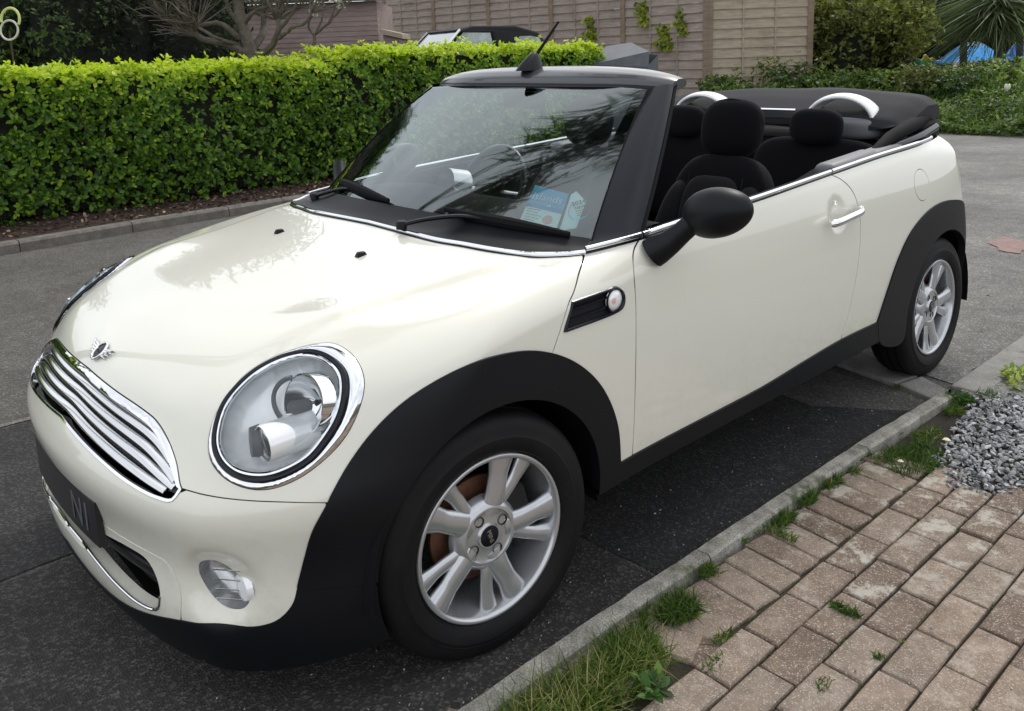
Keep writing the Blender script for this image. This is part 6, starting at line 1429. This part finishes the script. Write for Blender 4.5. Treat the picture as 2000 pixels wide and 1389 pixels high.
P, D, U, L = rosettes(C, np.tile([0, 0, 1.], (18, 1)), 6, .06); V, F = leaf_geo(P, D, U, L, L*.6); link(bpy.data.objects.new('blossom', raw_mesh('blossom', V-bb, F, mat('white_blossom', (.72, .70, .66), rough=.6))), mg)
# pale looped wire ornament at the left
lw = empty('wire_ornament', A(18, 60, 7.9)); tag(lw, 'pale looped wire ornament of two rings against the dark evergreen', 'ornament'); lb_ = np.array(lw.location)
mb = MB(); mb.tube([np.array(A(18+17*math.cos(a), 59+19*math.sin(a), 7.9))-lb_ for a in np.linspace(0, 2*math.pi, 29)[:-1]], .010, 6, closed=True); mb.build('lower_ring', mat('pale_wire', (.55, .53, .46), rough=.5), lw)
MB().tube([np.array(A(20+18*math.cos(a), 38+22*math.sin(a), 7.9))-lb_ for a in np.linspace(R(165), R(375), 22)]+[np.array(A(36, 48, 7.9))-lb_], .013, 6).build('upper_ring', mat('lime_wire', (.50, .56, .18), rough=.5), lw)
MB().tube([(0, 0, 0), (0, 0, -1.7)], .008, 6).build('stake', M['twig'], lw)
# ---------------------------------------------------------------- right hand planting
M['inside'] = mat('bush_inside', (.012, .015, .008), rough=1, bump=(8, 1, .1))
def bush(px, py, Z, rx, rz, n, m, label, L=.09, tone=.45, seed=1, wid=.45, stems=True, ry=None, gaps=.6, k=5, cat='bush', group='bushes beyond the road', tall=0, core=True, down=0):
    b = atp(px, py, Z); g = bank_h(b[0], b[1]); b[2] = g
    top = atp(px, py, Z)[2]
    t = empty('bush', tuple(b)); tag(t, label, cat, group); ry = ry or rx; r = np.random.default_rng(seed)
    bl = [(b[0], b[1], g+rz*.8, rx, ry, rz)]+[(b[0]+r.normal(0, rx*.45), b[1]+r.normal(0, ry*.3), g+rz*r.uniform(.5, 1.5), rx*.5, ry*.5, rz*.45) for _ in range(6)]
    crown('foliage', t, b, bl, n, L, m, k=k, tone=tone, wid=wid, seed=seed, gaps=gaps, inner=.45, down=down)
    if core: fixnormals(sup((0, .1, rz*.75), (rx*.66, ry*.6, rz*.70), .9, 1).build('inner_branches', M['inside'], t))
    mb = MB()
    for q in range(7): limb(mb, [(0, 0, 0), (r.normal(0, rx*.25), r.normal(0, ry*.25), rz*.7), (r.normal(0, rx*.5), r.normal(0, ry*.5), rz*1.6)], .022, .006, 5)
    o = mb.build('stems', BK, t); o['kind'] = 'stuff'; return t
bush(1600, 60, 18.2, .75, 1.1, 2100, LO, 'olive green shrub growing against the end of the tan fence', tone=.36, seed=2)
bush(1660, 60, 17.6, .85, 1.15, 2600, LO, 'tall yellowish olive bush with bare stems, right of the fence', tone=.50, seed=3)
bush(1728, 60, 17.8, .8, 1.25, 2100, LO, 'brownish olive bush with dark foot, left of the silvery bush', tone=.30, seed=4)
bush(1805, 12, 26.5, 1.3, 1.75, 2300, LD, 'dark bush with pale silvery leaf tips above the blue tents', tone=.50, seed=5, wid=.3)
bush(1870, 20, 28.5, 1.7, 1.9, 2300, LD, 'very dark bush behind the tents', tone=.22, seed=6, L=.11)
bush(2050, 20, 27, 2.4, 2.6, 2400, LD, 'dark mass of shrub behind the strappy tree at the right edge', tone=.25, seed=7, L=.13)
bush(1960, 10, 31, 2.6, 2.3, 2400, LD, 'dark shrub mass closing the view behind the blue tents', tone=.22, seed=12, L=.14)
bush(1580, 20, 24, 2.4, 2.2, 2400, LD, 'dark bush rising behind the tan fence end', tone=.24, seed=8, L=.12)
bush(1750, 10, 26, 2.2, 2.7, 2600, LD, 'tall dark background bush between the olive bushes', tone=.26, seed=9, L=.13)
# cordyline trees with hanging straps
SL = leaf_mat('strap_leaf', [(0, (.03, .045, .02)), (.5, (.075, .105, .045)), (1, (.17, .21, .10))], .25, .45, .35)
def cordyline(px, py_top, py_base, Z, n, label, seed, L=.75, lean=0):
    b = atp(px+lean, py_base, Z); b[2] = bank_h(b[0], b[1]); tp = atp(px, py_top, Z); t = empty('strappy_tree', tuple(b)); tag(t, label, 'tree', 'strappy trees by the tents')
    mb = MB(); limb(mb, [(0, 0, -.1), tuple((tp-b)*.5+[.02, 0, 0]), tuple(tp-b)], .085, .06, 10, .006); mb.build('trunk', mat('dark_trunk', (.035, .028, .024), rough=.95, bump=(14, 1, .02)), t)
    r = np.random.default_rng(seed); P = np.tile(tp-b, (n, 1))+r.normal(0, .07, (n, 3))+np.array([0, 0, 1])*r.uniform(-.15, .25, (n, 1)); D = r.normal(size=(n, 3)); D[:, 2] = D[:, 2]*.5+.1
    V, F, k = blades(P, D, L*r.uniform(.6, 1.15, n), np.full(n, .042), r.uniform(.9, 2.1, n), r); link(bpy.data.objects.new('crown', raw_mesh('crown', V, F, SL, np.repeat(np.clip(r.normal(.5, .22, n), 0, 1), k))), t)
cordyline(1948, 12, 150, 17.5, 1100, 'strappy green tree with a full drooping head at the right', 3, .95)
cordyline(1990, -20, 150, 19.5, 800, 'second strappy tree cut by the right edge of the frame', 4, .9)
cordyline(1882, -60, 135, 19.0, 260, 'dark slim trunk in front of the blue tent, its head above the frame', 6, .7)
# blue dome tents
def tent(px, py_t, py_b, Z, w, label, colr, seed):
    b = atp(px, py_b, Z); t = empty('tent', tuple(b)); tag(t, label, 'tent', 'blue dome tents'); tpz = atp(px, py_t, Z)[2]-b[2]; fxv = np.array(cr_); fxv[2] = 0; fxv /= np.linalg.norm(fxv); dpt = np.array([-fxv[1], fxv[0], 0])
    def fn(u, v):
        a = (u-.5)*2; c_ = (v-.5)*2; h = tpz*max(0, (1-abs(a)**2.1))*max(0, (1-abs(c_)**2.2)); return fxv*a*w/2+dpt*c_*w*.4+np.array([0, 0, h+.02*math.sin(a*9)*h])
    mb = MB(); mb.grid(fn, 31, 21); mb.build('tent_skin', mat('tent_blue', colr, rough=.55, var=(3, tuple(c*1.5 for c in colr), .4, .6)), t)
    for cc in (-.02, .98, -.98): MB().tube([fn(u, .5+cc*.02 if abs(cc) < .5 else (.5+cc*.49))*1.0+np.array([0, 0, .012]) for u in np.linspace(0, 1, 20)], .022, 6).build('tent_pole', mat('pole_pale', (.3, .36, .42), rough=.5), t) if abs(cc) < .5 else None
    MB().box(tuple(-dpt*w*.42+np.array([0, 0, .0])), (w*1.05, .1, .10), rot=Matrix.Rotation(math.atan2(fxv[1], fxv[0]), 3, 'Z')).build('ground_skirt', mat('skirt_pale', (.40, .34, .26), rough=.8), t)
tent(1897, 84, 122, 24, 1.65, 'low blue dome tent seen behind the dark slim trunk', (.03, .22, .52), 1)
tent(1995, 78, 124, 24, 1.0, 'blue dome tent cut off by the right edge of the frame', (.035, .16, .55), 2)
tag(poly('sand_patch', [tuple(atp(px, py, Z)[:2]) for px, py, Z in ((1860, 130, 19.8), (2060, 140, 19.8), (2080, 120, 25.5), (1840, 120, 25.5))], .72, conc('sandy_ground', (.30, .25, .18), (.42, .36, .27)), None), kind='structure')
# crumpled green and yellow sheet
b = atp(1802, 138, 18.4); gs = empty('garden_sheet', tuple(b)); tag(gs, 'crumpled green sheet with a yellow top lying among the weeds', 'sheet')
for nm, c_, dxyz, cc in (('green_part', (.03, .26, .10), (.24, .2, .20), (0, 0, .06)), ('yellow_part', (.62, .50, .06), (.13, .12, .07), (.07, 0, .235)), ('lower_fold', (.10, .33, .26), (.26, .2, .10), (.10, 0, -.02))):
    mb = sup(cc, dxyz, .8, .9, nu=26, nv=16); mb.V = [tuple(np.array(v)*(1+.16*math.sin(v[0]*31+v[2]*23+v[1]*17))) for v in mb.V]; fixnormals(mb.build(nm, mat(nm+'_cloth', c_, rough=.6, bump=(14, 1, .02)), gs))
# ---------------------------------------------------------------- ground cover on the bank
def cover(name, n, xr, yr, L, m, tone, seed, zf=.25, wid=.4, k=5):
    r = np.random.default_rng(seed); x = r.uniform(*xr, n); y = yr[0]+(yr[1]-yr[0])*r.random(n)**1.2; hgt = .10+.16*(.5+.5*np.sin(x*2.1+seed)*np.sin(y*1.7+seed*2))+.09*np.sin(x*5.3)*np.sin(y*4.1)
    C = np.stack([x, y, bank_h(x, y)+np.maximum(.02, hgt)*r.random(n)**.5*zf/.25], 1); P, D, U, LL = rosettes(C, np.tile([0, -.25, 1.], (n, 1))+r.normal(0, .4, (n, 3)), k, L, r=r)
    V, F = leaf_geo(P, D, U, LL, LL*wid); tag(link(bpy.data.objects.new(name, raw_mesh(name, V, F, m, np.repeat(np.clip(tone+.14*np.sin(P[:, 0]*3)*np.sin(P[:, 1]*2.5)+r.normal(0, .17, len(P)), 0, 1), 7)))), kind='stuff')
cover('ground_cover', 9500, (-9.5, 1.5), (12.35, 15.5), .085, LG, .46, 1)
cover('ground_cover', 3500, (-9.5, 3), (15, 19), .11, LG, .50, 2, .35)
for i, (px, py, Z, rx, rz, m_, tn_, lab) in enumerate(((1425, 120, 16.6, .55, .42, LG, .42, 'leafy green shrub just right of the fence corner post'), (1545, 110, 16.8, .65, .50, LG, .48, 'leafy green shrub against the right end of the tan fence'), (1790, 150, 15.4, .6, .34, LO, .42, 'olive green clump behind the right corner of the folded roof'), (1500, 130, 16.3, .55, .26, LG, .55, 'low leafy green clump under the tan fence panel'), (1610, 120, 16.6, .7, .32, LG, .50, 'green leafy clump with pale flowers at the foot of the olive shrubs'), (1730, 140, 16.0, .6, .28, LG, .62, 'bright green clump before the crumpled green sheet'), (1850, 165, 15.2, .7, .30, LG, .40, 'mid green weed clump behind the folded roof of the open car'), (1960, 150, 15.6, .7, .34, LG, .66, 'yellow-green clump at the right edge under the strappy trees'), (1350, 175, 16.0, .45, .20, LO, .30, 'dull olive clump left of the fence corner post foot'))):
    bush(px, py, Z, rx, rz, 420, m_, lab, L=.08, tone=tn_, seed=40+i, group='leafy clumps on the bank', cat='plant', core=False, gaps=1)
n = 5200; r = np.random.default_rng(3); x = r.uniform(-9.5, 1.5, n); y = 12.35+3.2*r.random(n)**1.3; P = np.stack([x, y, bank_h(x, y)], 1); D = np.tile([0, -.1, 1.], (n, 1))+r.normal(0, .4, (n, 3))
V, F, k = blades(P, D, .38*r.uniform(.4, 1.3, n), np.full(n, .014), r.uniform(.2, .9, n), r); tag(link(bpy.data.objects.new('long_grass', raw_mesh('long_grass', V, F, GM, np.repeat(np.clip(r.normal(.5, .2, n), 0, 1), k)))), kind='stuff')
# straw-brown clump by the fence foot
P = np.array([atp(1400+r.normal(0, 22), 185+r.normal(0, 10), 15.4+r.normal(0, .3)) for _ in range(700)]); P[:, 2] = bank_h(P[:, 0], P[:, 1]); D = np.tile([0, -.2, 1.], (700, 1))+r.normal(0, .6, (700, 3)); c0 = P.mean(0)
V, F, k = blades(P, D, .42*r.uniform(.4, 1.2, 700), np.full(700, .012), r.uniform(.3, 1.2, 700), r); o = link(bpy.data.objects.new('dry_grass_clump', raw_mesh('dry_grass', V-c0, F, leaf_mat('straw', [(0, (.10, .075, .04)), (1, (.28, .22, .13))], .2, .7, .2), np.repeat(r.random(700), k)))); o.location = c0; tag(o, 'straw brown grass clump below the fence behind the open car', 'grass clump')
# white lily in the ground cover at the right
b = np.array(atp(1967, 178, 13.9)); li = empty('lily', tuple(b)); tag(li, 'single white lily bloom among the weeds at the right edge', 'flower')
P = np.zeros((5, 3)); D = np.array([[math.cos(a)*.4, math.sin(a)*.4, 1] for a in np.linspace(0, 6.28, 6)[:-1]]); V, F = leaf_geo(P, D, D*[1, 1, -.2]+[0, 0, .2], np.full(5, .13), np.full(5, .075)); link(bpy.data.objects.new('petals', raw_mesh('petals', V, F, mat('lily_white', (.78, .78, .68), rough=.6))), li)
MB().tube([(0, 0, 0), (0, .02, -.45)], .009, 6).build('stem', mat('stem_green', (.05, .12, .03), rough=.6), li)

# tall leaning tree and big shrubs left of the frame, added unseen for reflections in the glass and paint
def tall_tree(name, x, y, h, r_, label, seed, n=2600, m=LD, lean=(0, 0)):
    t = empty(name, (x, y, 0)); tag(t, label, 'tree', 'tall trees outside the left of the frame'); r = np.random.default_rng(seed)
    bl = [(x+lean[0]+r.normal(0, r_*.5), y+lean[1]+r.normal(0, r_*.5), h*r.uniform(.72, .98), r_*.42, r_*.42, r_*.40) for _ in range(9)]
    crown('crown', t, (x, y, 0), bl, int(n*2.2), .13, m, k=5, tone=.35, wid=.4, gaps=.35, seed=seed, inner=.4)
    q = np.array(bl)[r.integers(len(bl), size=1700)]; P = q[:, :3]+r.normal(size=(1700, 3))*q[:, 3:]*.55-[x, y, 0]; D = np.tile([0, 0, -1.], (1700, 1))+r.normal(0, .30, (1700, 3))  # hanging straps shaped to streak the windscreen reflection
    V, F, k = blades(P, D, 1.3*r.uniform(.5, 1.4, 1700), np.full(1700, .075), r.uniform(0, .3, 1700), r); link(bpy.data.objects.new('hanging_shoots', raw_mesh('hanging_shoots', V, F, LG, np.repeat(r.random(1700)*.6, k))), t)
    mb = MB(); limb(mb, [(0, 0, -.1), (.15+lean[0]*.3, .1+lean[1]*.3, h*.45), (lean[0], .2+lean[1], h*.85)], .22, .06, 10); mb.build('trunk', BK, t)
    for q in range(6):
        mb = MB(); a = r.uniform(0, 6.28); limb(mb, [(.1+lean[0]*.25, .1+lean[1]*.25, h*.4), (lean[0]*.7+r_*.5*math.cos(a), lean[1]*.7+r_*.5*math.sin(a), h*.65), (lean[0]+r_*.9*math.cos(a), lean[1]+r_*.9*math.sin(a), h*.82)], .09, .02, 6); mb.build('limb', BK, t)
tall_tree('tall_tree', -8.0, -3.0, 11.5, 2.3, 'tall leaning tree added unseen left of the frame, its crown over the road for reflections', 21, n=900, lean=(4.0, 3.4))
tall_tree('tall_tree', -17, 5, 7.0, 2.4, 'tall tree standing behind the shed, its crown above the frame', 23)
